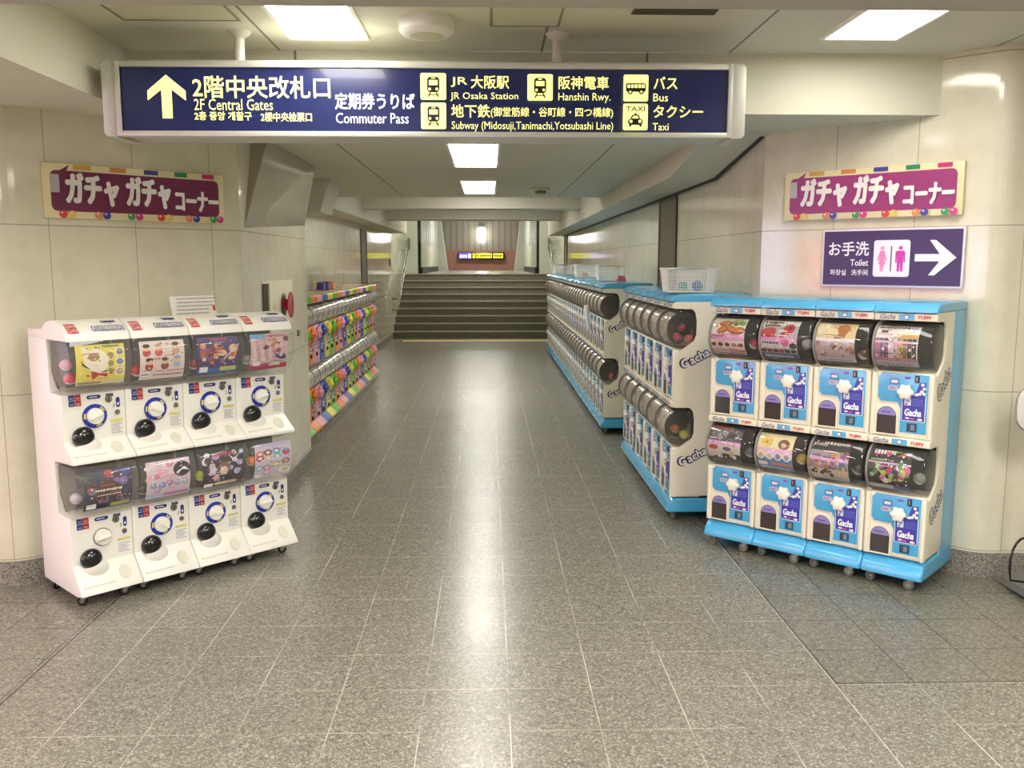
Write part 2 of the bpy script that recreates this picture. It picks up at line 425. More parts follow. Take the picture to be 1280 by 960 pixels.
# flared haunches on the left
mb = MB(); A = [(-1.432, 5.36, 1.795), (-1.432, 5.60, 2.339), (-1.335, 5.61, 2.339)]; B = [(-1.432, 7.118, 1.88), (-1.432, 7.118, 2.339), (-1.335, 7.118, 2.339)]
mb.add(A + B, [[0, 2, 1], [3, 4, 5], [0, 3, 5, 2], [1, 2, 5, 4], [0, 1, 4, 3]], MARBLE)
struct(mb.build('trim_left_flare', smooth=False))
mb = MB(); mb.prism([(-2.04, 2.05), (-1.49, 2.05), (-1.39, 2.339), (-2.04, 2.339)], 8.1, 8.72, PAINT, 'y')
struct(mb.build('trim_left_haunch', smooth=False))
# dark door recesses in the corridor walls
OLIVE = mat('6F6852', .5); OLIVED = mat('554F3E', .5)
def recess(name, x, y0, y1, h, sgn):
    mb = MB(); mb.box((x - .006, y0, .13), (x + .006, y1, h), OLIVE); mb.box((x - .012, y0, .13), (x + .012, y0 + .05, h), OLIVED); mb.box((x - .012, y1 - .05, .13), (x + .012, y1, h), OLIVED)
    return struct(mb.build(name, smooth=False))
recess('door_1', 1.6, 7.66, 8.45, 2.19, 1); recess('door_2', -2.05, 14.6, 15.3, 2.15, -1); recess('door_3', 1.6, 18.3, 19.0, 2.16, 1)
# stairs and the landing beyond
mb = MB()
for k in range(9):
    y0 = 19.2 + .31 * k
    mb.box((-2.05, y0, 0 if k == 0 else .15 * k - .02), (1.6, y0 + (.34 if k < 8 else 14), .15 * (k + 1) - .03), STAIRM)
    mb.box((-2.05, y0 - .02, .15 * (k + 1) - .03), (1.6, y0 + (.33 if k < 8 else 14), .15 * (k + 1)), mat('8C897B', .22), .004)
struct(mb.build('stairs', smooth=False))
struct(MB().box((-1.78, 18.45, 0), (1.5, 18.72, .006), mat('C9B24A', .6)).build('floor_tactile_strip', smooth=False))
PALE = mat('C6CDBE', .35); SLAT = slat_mat('dark_slats', '4A4A44', '9B9C92', .32)
for sx, name in ((-1, 'left'), (1, 'right')):
    x0, x1 = (-2.05, -1.73) if sx < 0 else (1.25, 1.6)
    slab('wall_%s_landing' % name, (x0, 22.2, 1.35), (x1, 22.5, 3.85), PALE)
    xa = -1.66 if sx < 0 else 1.19
    slab('trim_%s_dark_post' % name, (min(xa, xa + .07 * sx), 22.3, 1.35), (max(xa, xa + .07 * sx), 22.5, 3.85), BLACK)
    xw = -1.63 if sx < 0 else 1.16
    mb = MB(); a, b = min(xw, xw + .1 * sx), max(xw, xw + .1 * sx)
    mb.box((a, 22.5, 1.5), (b, 29.5, 2.07), mat('D0D2C0', .4))
    for i in range(12): mb.box((a, 22.5 + i * .6, 2.07), (b, 22.75 + i * .6, 3.85), mat('D5D8D0', .3))
    mb.box((xw + .05 * sx, 22.5, 2.07), (xw + .06 * sx, 29.5, 3.85), mat('8D8F86', .25)); mb.box((a, 22.5, 1.35), (b, 29.5, 1.5), DARK)
    struct(mb.build('window_%d' % (1 if sx < 0 else 2), smooth=False))
    mb = MB(); xe = -1.63 if sx < 0 else 1.16
    q = [(xe, 1.35), (xe, 3.85), (xe - .38 * sx - .0, 3.85), (xe - .38 * sx, 3.1), (xe - .16 * sx, 1.35)]
    if sx < 0: q = [(-1.7, 1.35), (-1.7, 3.85), (-1.62, 3.85), (-1.52, 2.8), (-1.32, 1.35)]
    else: q = [(1.22, 1.35), (1.22, 3.85), (1.14, 3.85), (1.02, 2.8), (.84, 1.35)]
    mb.prism(q, 29.6, 29.9, mat('CFD2C6', .4), 'y'); struct(mb.build('trim_%s_slanted' % name, smooth=False))
struct(MB().box((-6, 33, 1.3), (6, 33.1, 2.06), mat('8E6256', .4)).box((-6, 33.05, 2.06), (6, 33.15, 3.9), slat_mat('brown_panels', '7E7868', '6A6456', .22)).build('wall_far', smooth=False))
slab('wall_far_left', (-6, 29.9, 1.3), (-5.9, 33, 3.9), PAINT); slab('wall_far_right', (5.9, 29.9, 1.3), (6, 33, 3.9), PAINT)
# the concourse behind the camera
slab('wall_back', (-9, -7.1, 0), (9, -7, 2.7), PAINT)
slab('wall_side_left', (-7.1, -7, 0), (-7, 4.5, 2.7), PAINT); slab('wall_side_right', (7, -7, 0), (7.1, 4.5, 2.7), PAINT)

# lit shop front added unseen at the left, for wall reflection and lavender tint
mb = MB(); mb.box((-6.98, -.5, 1.0), (-6.94, 2.1, 1.98), mat('E8584E', .4, emit=6)); mb.box((-6.98, 2.25, .3), (-6.94, 3.6, 2.2), mat('E2DAFF', .4, emit=6)); mb.box((-6.98, -2.6, .3), (-6.94, -.6, 2.2), mat('E2DAFF', .4, emit=6))
struct(mb.build('window_3', smooth=False))
# ------------------------------------------------------------------ ceiling lights
def troffer(label, x, y0, y1, z, wd=.33, e=TROFFER, group=None, cut=False):
    t = thing('ceiling_light', label, 'ceiling light', (x, (y0 + y1) / 2, z)); h = (y1 - y0) / 2
    mb = MB(); fw = .018
    for lo, hi in (((-wd / 2 - fw, -h - fw, -.012), (-wd / 2, h + fw, .01)), ((wd / 2, -h - fw, -.012), (wd / 2 + fw, h + fw, .01)), ((-wd / 2, -h - fw, -.012), (wd / 2, -h, .01)), ((-wd / 2, h, -.012), (wd / 2, h + fw, .01))):
        mb.box(lo, hi, WHITE)
    mb.build('frame', t, smooth=False)
    MB().box((-wd / 2, -h, -.006), (wd / 2, h, .005), mat('FFFBF2', .5, emit=e)).build('diffuser', t, smooth=False)
    return t
troffer('long ceiling light above the left end of the hanging sign', -.73, 3.02, 4.33, 2.635)
troffer('long ceiling light at the right, above the angled wall', 1.72, 2.95, 4.27, 2.635)
troffer('nearer of the two corridor ceiling lights, just under the hanging sign', -.092, 5.69, 7.02, 2.34, .31)
troffer('farther of the two corridor ceiling lights, before the cross beams', -.09, 8.22, 9.69, 2.34, .31)
for i, (x, y) in enumerate([(-3.2, -.6), (-.73, 1.3), (1.72, 1.3), (4.2, -.2), (-5, 1.0), (-.73, -4), (1.72, -4)]):
    troffer('ceiling light of the concourse behind the viewer', x, y - .65, y + .65, 2.635, .33, HALL, None)['group'] = 'concourse ceiling lights'
for x, y, s in ((-.2, 14.2, 0), ):
    pass
troffer('hidden light in the coffer before the middle cross beam', -.1, 10.6, 11.9, 2.62, .33, TROFFER * 1.4); troffer('hidden light in the coffer behind the middle cross beam', -.1, 13.3, 14.6, 2.62, .33, TROFFER * 1.4)
for y in (20, 26, 31):
    d = bpy.data.lights.new('stairwell_light', 'AREA'); d.energy = 26 * STAIR; d.shape = 'RECTANGLE'; d.size = 1.6; d.size_y = .4; d.color = (1, .97, .88)
    o = bpy.data.objects.new('stairwell_light', d); COL.objects.link(o); o.location = (-.2, y, 3.8)

# ------------------------------------------------------------------ the large hanging sign
YEL = mat('FFFB9A', .5, emit=.75); LWHITE = mat('F4F6FF', .5, emit=.75); SNAVY = mat('20285A', .18, emit=.06, coat=.3); SBLACK = mat('15161A', .5)
t = thing('hanging_sign', 'long navy illuminated direction sign with yellow lettering hung across the passage', 'sign', (-.27, 4.25, 2.15))
OX, OY, OZ = -.27, 4.25, 2.15
def S(x, z): return (x - OX, z - OZ)
mb = MB()
for lo, hi in (((-1.632, 4.105, 2.157), (-1.61, 4.16, 2.477)), ((1.072, 4.105, 2.157), (1.092, 4.16, 2.477)), ((-1.61, 4.105, 2.452), (1.072, 4.16, 2.477)), ((-1.61, 4.105, 2.157), (1.072, 4.16, 2.18))):
    mb.box([lo[0] - OX, lo[1] - OY, lo[2] - OZ], [hi[0] - OX, hi[1] - OY, hi[2] - OZ], ALU, .003)
mb.build('frame', t)
mb = MB(); mb.box((-1.61 - OX, 4.125 - OY, .012), (1.072 - OX, 4.375 - OY, .318), ALU); mb.build('housing', t, smooth=False)
MB().box((-1.61 - OX, 4.118 - OY, .03), (1.072 - OX, 4.126 - OY, .302), SNAVY).build('lit_panel', t, smooth=False)
for s in (-1, 1):
    xa = (-1.632 if s < 0 else 1.092) - OX
    MB().prism([(xa, .004), (xa, .33), (xa + s * .05, .327), (xa + s * .062, .31), (xa + s * .062, .022), (xa + s * .05, .006)], -.135, .13, ALU, 'y', .004).build('end_cap', t)
MB().box((-1.5 - OX, -.06, .325), (1.0 - OX, .06, .35), ALU, .004).build('hanger_channel', t)
for x in (-1.122, .318):
    mb = MB(); mb.cyl((x - OX, 0, .34), (x - OX, 0, .486), .023, mat('D8D5C8', .4)); mb.lathe([(.023, .455), (.05, .475), (.055, .4855)], Matrix.Translation((x - OX, 0, 0)), mat('D8D5C8', .4)); mb.build('hanger_post', t)
A = Art(plane_map((-OX, 4.1175 - OY, -OZ), (1, 0, 0), (0, 0, 1), .0005))
A.poly([(-1.413, 2.420), (-1.497, 2.352), (-1.497, 2.310), (-1.436, 2.357), (-1.436, 2.234), (-1.391, 2.234), (-1.391, 2.357), (-1.33, 2.310), (-1.33, 2.352)], YEL)
for s, x0, y0, x1, y1, c, b in [('2階中央改札口', -1.298, 2.322, -.697, 2.416, YEL, .012), ('2F Central Gates', -1.295, 2.270, -.950, 2.318, YEL, 0), ('2층 중앙 개찰구', -1.295, 2.227, -1.045, 2.263, YEL, .02),
    ('2楼中央检票口', -1.004, 2.222, -.780, 2.261, YEL, .012), ('定期券うりば', -.675, 2.276, -.325, 2.345, LWHITE, .016), ('Commuter Pass', -.673, 2.215, -.352, 2.260, LWHITE, 0),
    ('JR', -.163, 2.374, -.091, 2.415, YEL, .008), ('大阪駅', -.074, 2.367, .093, 2.422, YEL, .012), ('JR Osaka Station', -.166, 2.312, .135, 2.350, YEL, 0), ('地下鉄', -.162, 2.242, .009, 2.298, YEL, .012),
    ('(御堂筋線・谷町線・四つ橋線)', .013, 2.240, .558, 2.287, YEL, .006), ('Subway (Midosuji,Tanimachi,Yotsubashi Line)', -.161, 2.181, .559, 2.225, YEL, 0), ('阪神電車', .314, 2.365, .536, 2.420, YEL, .012),
    ('Hanshin Rwy.', .313, 2.306, .545, 2.349, YEL, 0), ('バス', .737, 2.367, .842, 2.420, YEL, .012), ('Bus', .736, 2.314, .802, 2.348, YEL, 0), ('タクシー', .738, 2.244, .960, 2.296, YEL, .012), ('Taxi', .735, 2.188, .807, 2.220, YEL, 0)]:
    A.text(s, x0, y0, x1, y1, c, b)
def train(A, x0, z0, x1, z1):
    A.rrect(x0, z0, x1, z1, .008, .008, YEL); w = x1 - x0; h = z1 - z0
    q = lambda a, b: (x0 + a * w, z0 + b * h)
    A.rrect(*q(.26, .28), *q(.74, .86), .014, .014, SBLACK); A.rect(*q(.33, .55), *q(.67, .74), YEL); A.rect(*q(.42, .79), *q(.58, .83), YEL)
    A.ell(*q(.36, .40), .006, .006, YEL); A.ell(*q(.64, .40), .006, .006, YEL)
    A.poly([q(.36, .27), q(.27, .10), q(.33, .10), q(.42, .27)], SBLACK); A.poly([q(.64, .27), q(.58, .27), q(.67, .10), q(.73, .10)], SBLACK); A.rect(*q(.3, .17), *q(.7, .2), SBLACK)
train(A, -.297, 2.316, -.184, 2.430); train(A, -.296, 2.190, -.185, 2.303); train(A, .175, 2.313, .287, 2.426)
x0, z0 = .600, 2.311; w = .110; h = .114; q = lambda a, b: (x0 + a * w, z0 + b * h)
A.rrect(x0, z0, x0 + w, z0 + h, .008, .008, YEL); A.rrect(*q(.1, .36), *q(.9, .68), .008, .008, SBLACK)
for i in range(5): A.rect(*q(.16 + .145 * i, .5), *q(.27 + .145 * i, .63), YEL)
for a in (.27, .72): A.ell(*q(a, .35), .011, .011, SBLACK); A.ell(*q(a, .35), .005, .005, YEL)
x0, z0 = .599, 2.186; q = lambda a, b: (x0 + a * w, z0 + b * h)
A.rrect(x0, z0, x0 + w, z0 + h, .008, .008, YEL); A.text('TAXI', *q(.12, .72), *q(.88, .9), SBLACK, .02)
A.poly([q(.30, .42), q(.36, .58), q(.64, .58), q(.70, .42)], SBLACK); A.rrect(*q(.2, .2), *q(.8, .43), .012, .012, SBLACK); A.rect(*q(.45, .58), *q(.55, .63), SBLACK)
A.poly([q(.37, .44), q(.41, .54), q(.59, .54), q(.63, .44)], YEL); A.ell(*q(.32, .33), .007, .007, YEL); A.ell(*q(.68, .33), .007, .007, YEL); A.rect(*q(.24, .13), *q(.34, .2), SBLACK); A.rect(*q(.66, .13), *q(.76, .2), SBLACK)
A.build('lettering', t)

# ------------------------------------------------------------------ wall signs
def gacha_corner_sign(label, p, rz, plum):
    L, H = .953, .265
    t = thing('wall_sign', label, 'sign', p, rz)
    MB().box((0, 0, 0), (L, .022, H), mat('E9DFB0', .35), .002).build('board', t)
    A = Art(plane_map((0, -.0004, 0), (L, 0, 0), (0, 0, H), .0004)); A.ratio = H / L
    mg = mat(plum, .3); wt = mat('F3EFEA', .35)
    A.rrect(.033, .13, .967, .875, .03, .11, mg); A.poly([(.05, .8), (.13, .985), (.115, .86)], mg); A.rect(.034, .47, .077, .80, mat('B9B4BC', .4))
    for a, b, c in ((.15, .24, 'D3A94E'), (.34, .425, 'D28A4A'), (.525, .605, '3A4399'), (.70, .775, '1E8A5A'), (.865, .94, 'C02F70')): A.rect(a, .905, b, .992, mat(c, .35))
    # heavy gothic katakana
    for a in (.025, .05): A.text('ガチャ', .11, .27, .375, .83, wt, a); A.text('ガチャ', .425, .27, .665, .83, wt, a); A.text('コーナー', .70, .235, .955, .62, wt, a)
    for x, c in ((.085, 'D2453A'), (.13, 'E3C65A'), (.265, 'DC8A55'), (.308, '3D479C'), (.44, '3F9A5E'), (.483, 'CC3F86'), (.607, 'D2453A'), (.65, 'E3C65A'), (.77, 'DC8A55'), (.815, '3D479C'), (.92, '3F9A5E'), (.962, 'CC3F86')):
        A.ell(x, .075, .021, .072, mat(c, .3)); A.ell(x - .006, .1, .006, .018, mat('F1DCCB', .3))
    A.build('lettering', t); return t
s2 = math.sqrt(.5)
off = .0235
def on_left(sx):   # point on the left 45 degree wall at plan x
    return (sx + off * s2, ly + (sx - lx) - off * s2)
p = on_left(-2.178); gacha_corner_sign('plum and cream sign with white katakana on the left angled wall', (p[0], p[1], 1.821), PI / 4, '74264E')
def on_right(px, o=off): return (px - o * s2, RY - (px - RX) - o * s2)
p = on_right(1.705); gacha_corner_sign('plum and cream sign with white katakana on the right angled wall, above the toilet sign', (p[0], p[1], 1.839), -PI / 4, '9A3674')
p = on_right(1.872); t = thing('toilet_sign', 'navy toilet sign with white arrow and pink figures on the right wall', 'sign', (p[0], p[1], 1.473), -PI / 4)
L, H = .74, .31
MB().box((0, 0.003, 0), (L, .022, H), mat('E8DFEC', .35), .003).build('frame', t); MB().box((.011, 0.0005, .011), (L - .011, .01, H - .011), mat('33295C', .35)).build('panel', t, smooth=False)
A = Art(plane_map((0, 0.0002, 0), (L, 0, 0), (0, 0, H), .0004)); A.ratio = H / L; wt = mat('F6F2F8', .35); pk = mat('F08CC4', .4); mg = mat('D63CB4', .4)
A.text('お手洗', .055, .54, .352, .78, wt, .02); A.text('Toilet', .22, .365, .352, .475, wt, .02); A.text('화장실', .07, .2, .19, .3, wt, .02); A.text('洗手间', .232, .2, .352, .3, wt, .012)
A.rrect(.39, .18, .645, .80, .02, .045, wt); A.rect(.511, .27, .519, .70, mat('4A3F55', .4))
A.ell(.452, .665, .0135, .033, pk); A.poly([(.436, .62), (.468, .62), (.487, .46), (.477, .445), (.464, .53), (.478, .39), (.467, .39), (.463, .27), (.454, .27), (.452, .38), (.450, .27), (.441, .27), (.437, .39), (.426, .39), (.44, .53), (.427, .445), (.417, .46)], pk)
A.ell(.58, .665, .0135, .033, mg); A.poly([(.556, .62), (.604, .62), (.614, .59), (.614, .42), (.604, .42), (.602, .54), (.600, .27), (.584, .27), (.58, .43), (.576, .27), (.56, .27), (.558, .54), (.556, .42), (.546, .42), (.546, .59)], mg)
A.poly([(.68, .44), (.68, .56), (.845, .56), (.775, .79), (.815, .79), (.955, .5), (.815, .21), (.775, .21), (.845, .44)], wt)
A.build('lettering', t)

# ------------------------------------------------------------------ artwork of the display sheets (plain generic pictures; blue machines' sheets also carry painted dome highlights)
C = lambda h: mat(h, .35)
def blobs(A, seed, n, cols, u0, v0, u1, v1, r0, r1):
    rr = random.Random(seed)
    for _ in range(n):
        r = rr.uniform(r0, r1); A.ell(rr.uniform(u0, u1), rr.uniform(v0, v1), r, r * rr.uniform(.6, 1.2), C(rr.choice(cols)), rr.uniform(0, 3), 10)
def ticks(A, seed, u0, v0, u1, v1, m, n=9):
    rr = random.Random(seed); u = u0
    while u < u1 - .01:
        w = rr.uniform(.4, 1.1) * (u1 - u0) / n; A.rect(u, v0 + rr.uniform(0, .25) * (v1 - v0), min(u + w * .75, u1), v1, m); u += w
def d_yellow(A):
    A.rect(0, 0, 1, 1, C('E6D45E'), 10); A.rect(0, 0, 1, .1, C('D6CFA8'), 2); A.ell(.42, .6, .25, .3, C('EFE6D2'), .3); A.ell(.36, .7, .12, .1, C('B58A5A')); A.ell(.2, .85, .07, .12, C('EADFC6'), .6)
    A.poly([(.1, .6), (.3, .38), (.12, .5)], C('26241F')); A.poly([(.3, .36), (.45, .3), (.62, .36), (.64, .18), (.46, .24), (.34, .12)], C('B3242A'))
    for i, c in enumerate(('B49A6E', '8A8794', '8E7B66')): A.rect(.8, .2 + .25 * i, .98, .4 + .25 * i, C('E9E4D2')); A.ell(.89, .3 + .25 * i, .07, .08, C(c)); A.ell(.7, .32 + .2 * i, .06, .08, C('A0845C'))
    ticks(A, 2, .55, .92, .9, .97, C('3E7A3A')); ticks(A, 3, .05, .03, .5, .08, C('8A6A3A'))
def d_figs(A):
    A.rect(0, 0, 1, 1, C('E2D3CF'), 10)
    for u, v, c, k in ((.15, .78, 'C9353A', '2A2422'), (.42, .78, 'D9584E', 'D7A98C'), (.8, .8, 'C7A08C', '54443C'), (.2, .42, 'B4262E', '1E1A1A'), (.55, .42, '9A3F45', '5A3A33'), (.82, .45, 'AEB6CC', '97A4C2')):
        A.ell(u, v - .08, .09, .1, C(c)); A.ell(u, v + .05, .085, .085, C('E6BFA2')); A.ell(u, v + .1, .08, .05, C(k))
    A.rect(.35, .2, 1, .22, C('B84248')); A.rect(.03, .08, .22, .2, C('F0EFEA')); ticks(A, 4, .04, .11, .2, .16, C('5A6A9A')); ticks(A, 5, .3, .08, .95, .13, C('8A7A76'))
def d_action(A):
    A.rect(0, 0, 1, 1, C('4A3F78'), 10); blobs(A, 7, 26, ['C9663E', 'DE9A6A', 'B4462E', 'E7C6A0', '7E5AA0', '3F6AB0', '8E3A30'], .1, .3, .9, .85, .05, .13)
    A.rect(0, 0, 1, .16, C('3D63A8'), 2); A.rect(.05, .05, .25, .2, C('EFEFF2')); A.rect(.55, .06, .95, .18, C('C8C86A')); ticks(A, 8, .3, .9, .7, .97, C('D23A4A')); A.poly([(.6, .4), (1, .8), (1, .76), (.62, .37)], C('D8D4E8'))
def d_pink(A):
    A.rect(0, 0, 1, 1, C('DDB4BE'), 10); A.rect(0, .86, .4, 1, C('6FA8D2')); ticks(A, 9, .45, .9, .95, .96, C('B04A6A'))
    for i in range(6): A.ell(.1 + .1 * i, .5, .035, .28, C(['E8CBD0', 'C9A0B0'][i % 2]), .15)
    A.ell(.4, .62, .09, .06, C('3A2630')); blobs(A, 10, 8, ['6B3E3E', 'C9805A', 'E9C9B4', '2E4A7A', 'A85A50'], .55, .5, .95, .85, .05, .09); A.ell(.8, .34, .16, .08, C('2C3C78'), -.3); A.ell(.8, .38, .05, .05, C('E9CDBC'))
    A.rect(0, 0, 1, .14, C('B23A68'), 2); A.rect(.06, .1, .26, .22, C('F2EDEE')); A.rect(.5, .08, .8, .18, C('E4DDBE')); blobs(A, 12, 4, ['EDE6EC'], .05, .24, .5, .3, .03, .05)
def d_dark(A):
    A.rect(0, 0, 1, 1, C('34344E'), 10); blobs(A, 13, 34, ['5A3E86', '3A4E96', '8A6AB0', '2E3A4E', '40603E', '7A3A4E', 'B04A4A', '6A7AA0', '4A3A3A'], .03, .15, .97, .97, .05, .11)
    A.ell(.5, .5, .28, .14, C('4E2A22')); A.ell(.5, .62, .15, .16, C('542C24')); A.ell(.4, .38, .12, .12, C('4A2620')); A.ell(.62, .4, .12, .12, C('4A2620')); ticks(A, 14, .22, .47, .78, .53, C('EDE6DE'), 7); A.rect(.25, .36, .75, .39, C('D8CFC6'))
    A.rect(.04, .04, .24, .17, C('EEF0F4')); A.rect(.27, .05, .5, .17, C('222230')); A.rect(.55, .04, .95, .14, C('A8A25A'))
def d_balls(A):
    A.rect(0, 0, 1, 1, C('D9C3D3'), 10); blobs(A, 15, 14, ['E6A9BE', 'EBD2DC', 'D98CA8', 'F0E4EA'], .03, .5, .6, .97, .05, .09)
    for i, (u, v) in enumerate(((.15, .36), (.35, .34), (.52, .38), (.7, .36), (.88, .36), (.25, .22))): A.ell(u, v, .085, .085, C(['9AA0C0', '7F9AC4', 'B48AC0', 'A8A4BE', 'B5B6B4', 'C99AC0'][i])); A.ell(u - .02, v + .03, .03, .02, C('E8E8F0'))
    A.ell(.8, .72, .2, .2, C('1C1A20'), 0, 24); A.poly([(.66, .64), (.86, .78), (.97, .66), (.8, .7), (.7, .6)], C('E4E4E0')); A.rect(0, .02, 1, .12, C('AEB6DA'), 2); ticks(A, 16, .4, .04, .98, .11, C('C03A86'))
def d_mono(A):
    A.rect(0, 0, 1, 1, C('2E2C38'), 10); blobs(A, 17, 26, ['E6D5E0', 'C9D2EC', 'B7A6D2', 'E7B8CA', '5A4A6A', '3A3640', 'D0C6BE'], .03, .2, .97, .95, .05, .1)
    A.ell(.5, .5, .17, .2, C('7A5A52')); A.ell(.5, .46, .1, .12, C('E6C8B4')); ticks(A, 18, .25, .86, .8, .95, C('D2546A')); A.rect(.03, .03, .25, .13, C('EFEDE6')); A.rect(.3, .06, .85, .14, C('CBB68E')); A.poly([(.6, .9), (.75, .7), (.98, .95), (.76, .76)], C('F2EFF4'))
def d_rings(A):
    A.rect(0, 0, 1, 1, C('D2C4DA'), 10); A.rect(0, .9, 1, 1, C('BDB6D4'))
    for u, v, c in ((.13, .72, 'D9794A'), (.13, .6, 'B04A3A'), (.35, .74, '6A4A2E'), (.36, .58, 'D9C29A'), (.58, .76, '4AA0C0'), (.6, .6, '6ABACB'), (.84, .7, 'A04A86'), (.12, .3, '86B4D2'), (.33, .3, 'C98AAA'), (.56, .36, 'D9B83A'), (.84, .42, '9A4A8A'), (.33, .15, 'D2A0C0')):
        A.ell(u, v, .11, .09, C(c)); A.ell(u, v, .06, .045, C('EADFE4'))
    A.ell(.84, .7, .1, .1, C('D2405A')); A.ell(.84, .74, .08, .04, C('5A8AC0')); A.ell(.84, .42, .08, .035, C('D9D26A')); A.rrect(.68, .08, .98, .24, .03, .04, C('F2EFE2')); A.ell(.83, .16, .1, .04, C('B8C26A')); A.rect(.03, .03, .18, .12, C('EEEDF4'))
def d_food(A):
    A.rect(0, 0, 1, 1, C('E6DEDA'), 12); A.rect(.2, .6, 1, 1, C('E9EADF'), 5)
    for k in range(7): A.ell(.62 + .05 * k, .86 + .04 * math.sin(k * 2), .06, .07, C(['7FA84A', '9CC062', '5E8A3A'][k % 3]), k)
    A.ell(.7, .8, .05, .05, C('8A4A2E'))
    for u, v, rr in ((.4, .82, .1), (.36, .66, .35), (.62, .66, -.4), (.82, .64, .1)): A.ell(u, v, .19, .09, C('8F4519'), rr); A.ell(u - .01, v + .015, .16, .065, C('C87B3C'), rr)
    A.rect(0, .4, 1, .54, C('D7A0CE'), 2); A.rect(0, .22, 1, .4, C('EADFE0'), 2); ticks(A, 20, .05, .47, .4, .52, C('B04A7A'))
    for i in range(5): A.ell(.1 + .2 * i, .3, .075, .05, C(['8E3A2E', '5A2A22', '6E3626', 'A88A6A', '9A4A36'][i]))
    A.rect(0, 0, 1, .18, C('C7A6A6'), 2); A.rect(.55, .03, .98, .16, C('B86A6A')); ticks(A, 21, .05, .03, .9, .06, C('6A4A5A'))
def d_red(A):
    A.rect(0, 0, 1, 1, C('AFB0B6'), 12); A.rect(0, .84, 1, 1, C('EFEEE8'), 3); ticks(A, 22, .04, .88, .55, .96, C('1E1C1E'), 7); ticks(A, 23, .05, .8, .5, .85, C('1E1C1E'), 6)
    A.ell(.2, .64, .22, .12, C('C0303A'), .25); A.ell(.2, .55, .24, .04, C('A82630')); A.ell(.75, .74, .16, .13, C('BF3238'), .5); A.ell(.78, .76, .05, .05, C('6A1A20')); A.ell(.6, .6, .12, .06, C('B02A30'), .8)
    A.rect(0, .46, 1, .54, C('DB8AC6'), 2); A.rect(.0, .28, 1, .46, C('D2CCD4'), 2); A.ell(.68, .42, .11, .08, C('C8508A')); A.ell(.9, .36, .1, .07, C('2A2A30')); ticks(A, 24, .05, .38, .5, .44, C('3A3A4A'))
    for i in range(6): A.rrect(.03 + .163 * i, .19, .16 + .163 * i, .27, .02, .02, C(['6A1E26', '8A2228', '4E2430', 'A22A2E', '2A2A38', '3A2E4A'][i]))
    A.rect(0, 0, 1, .16, C('2E3A6A'), 2); ticks(A, 25, .1, .04, .9, .12, C('A8B2D2'))
def d_cone(A):
    A.rect(0, 0, 1, 1, C('D8C896'), 12); A.ell(.3, .82, .3, .2, C('E8DCB6')); A.ell(.25, .9, .09, .06, C('F4F1E6'), 0); A.ell(.68, .83, .16, .14, C('B8743A')); A.poly([(.54, .82), (.82, .82), (.74, .6), (.6, .6)], C('A8692F')); A.rect(0, .52, 1, .6, C('F0EAEF'), 2)
    A.rect(0, .14, 1, .52, C('BBA9AE'), 4); blobs(A, 26, 14, ['8A6A5E', '6A4A44', '9A8A8E', 'D2B6B0', 'A87A66'], .06, .2, .95, .48, .03, .07); A.rect(0, 0, 1, .14, C('C9C0CC'), 2); ticks(A, 27, .1, .04, .9, .1, C('8E8494')); A.ell(.55, .62, .12, .05, C('8E6A52'))
def d_stripe(A):
    A.rect(0, 0, 1, 1, C('E8E6E2'), 12); ticks(A, 28, .05, .9, .85, .97, C('3A3A4A'), 8); A.rect(.12, .78, .28, .85, C('55555E'))
    for i, c in enumerate(('B46A9A', '8A6A8E', '6A4A5E', 'DFD6DE', 'C9B4CC', 'C2A05A', '8A6A3A', '4A443E', '3A3440')): A.rect(.02 + .107 * i, .24, .12 + .107 * i, .66, C(c), 4)
    A.rect(.5, .68, 1, .75, C('D8A650')); A.rect(0, .56, 1, .6, C('E3C2DE')); A.rect(.0, .16, 1, .24, C('B88A96'), 2); A.rect(0, 0, 1, .16, C('BDBBC6'), 2); blobs(A, 29, 10, ['3A3038', '6A4A50', 'E8E0E4'], .05, .28, .95, .5, .02, .05); A.rect(.8, .85, .95, .95, C('B4A6C8')); ticks(A, 30, .05, .04, .9, .12, C('8E8EA2'))
def d_cars(A):
    A.rect(0, 0, 1, 1, C('55525A'), 12); blobs(A, 31, 16, ['6E6A74', '8A868E', '3A3A42', 'A09AA6'], .05, .66, .95, .95, .06, .1); A.rect(0, .94, .6, 1, C('B04A4E'))
    A.rect(0, .5, 1, .6, C('D8A4DC'), 2); A.rect(0, .15, 1, .5, C('CFC9C6'), 4); A.ell(.2, .44, .14, .06, C('A83A3E')); A.ell(.6, .42, .12, .05, C('4E4A7A')); A.rect(.45, .14, 1, .3, C('2E2A26')); blobs(A, 32, 8, ['6A8A3A', '8A3A2E', 'C9B46A', 'EFEFEA', '5A3A2E'], .06, .16, .95, .36, .04, .07); A.rect(0, 0, 1, .12, C('3A3A46'), 2)
def d_mascot(A):
    A.rect(0, 0, 1, 1, C('EAE0B8'), 12); A.ell(.27, .75, .15, .13, C('E3C544')); A.ell(.74, .72, .16, .13, C('7E5236')); A.ell(.27, .73, .04, .03, C('D8774A')); A.ell(.74, .68, .07, .05, C('C9A884'))
    A.rect(0, .5, 1, .6, C('E2B8DC'), 2); A.rect(0, 0, 1, .38, C('5F8FC4'), 4); A.rect(0, .38, 1, .5, C('E6DDD0'), 2)
    for i, c in enumerate(('D9B45A', 'D8C9CE', '8A86C4', 'A8A2BE')): A.ell(.13 + .24 * i, .42, .1, .1, C('EFEAF0')); A.ell(.13 + .24 * i, .42, .07, .07, C(c))
    A.rect(.4, .18, 1, .26, C('D28A72')); A.rect(.05, .16, .3, .26, C('E9E6DE')); ticks(A, 33, .1, .05, .9, .12, C('DCE4F0'))
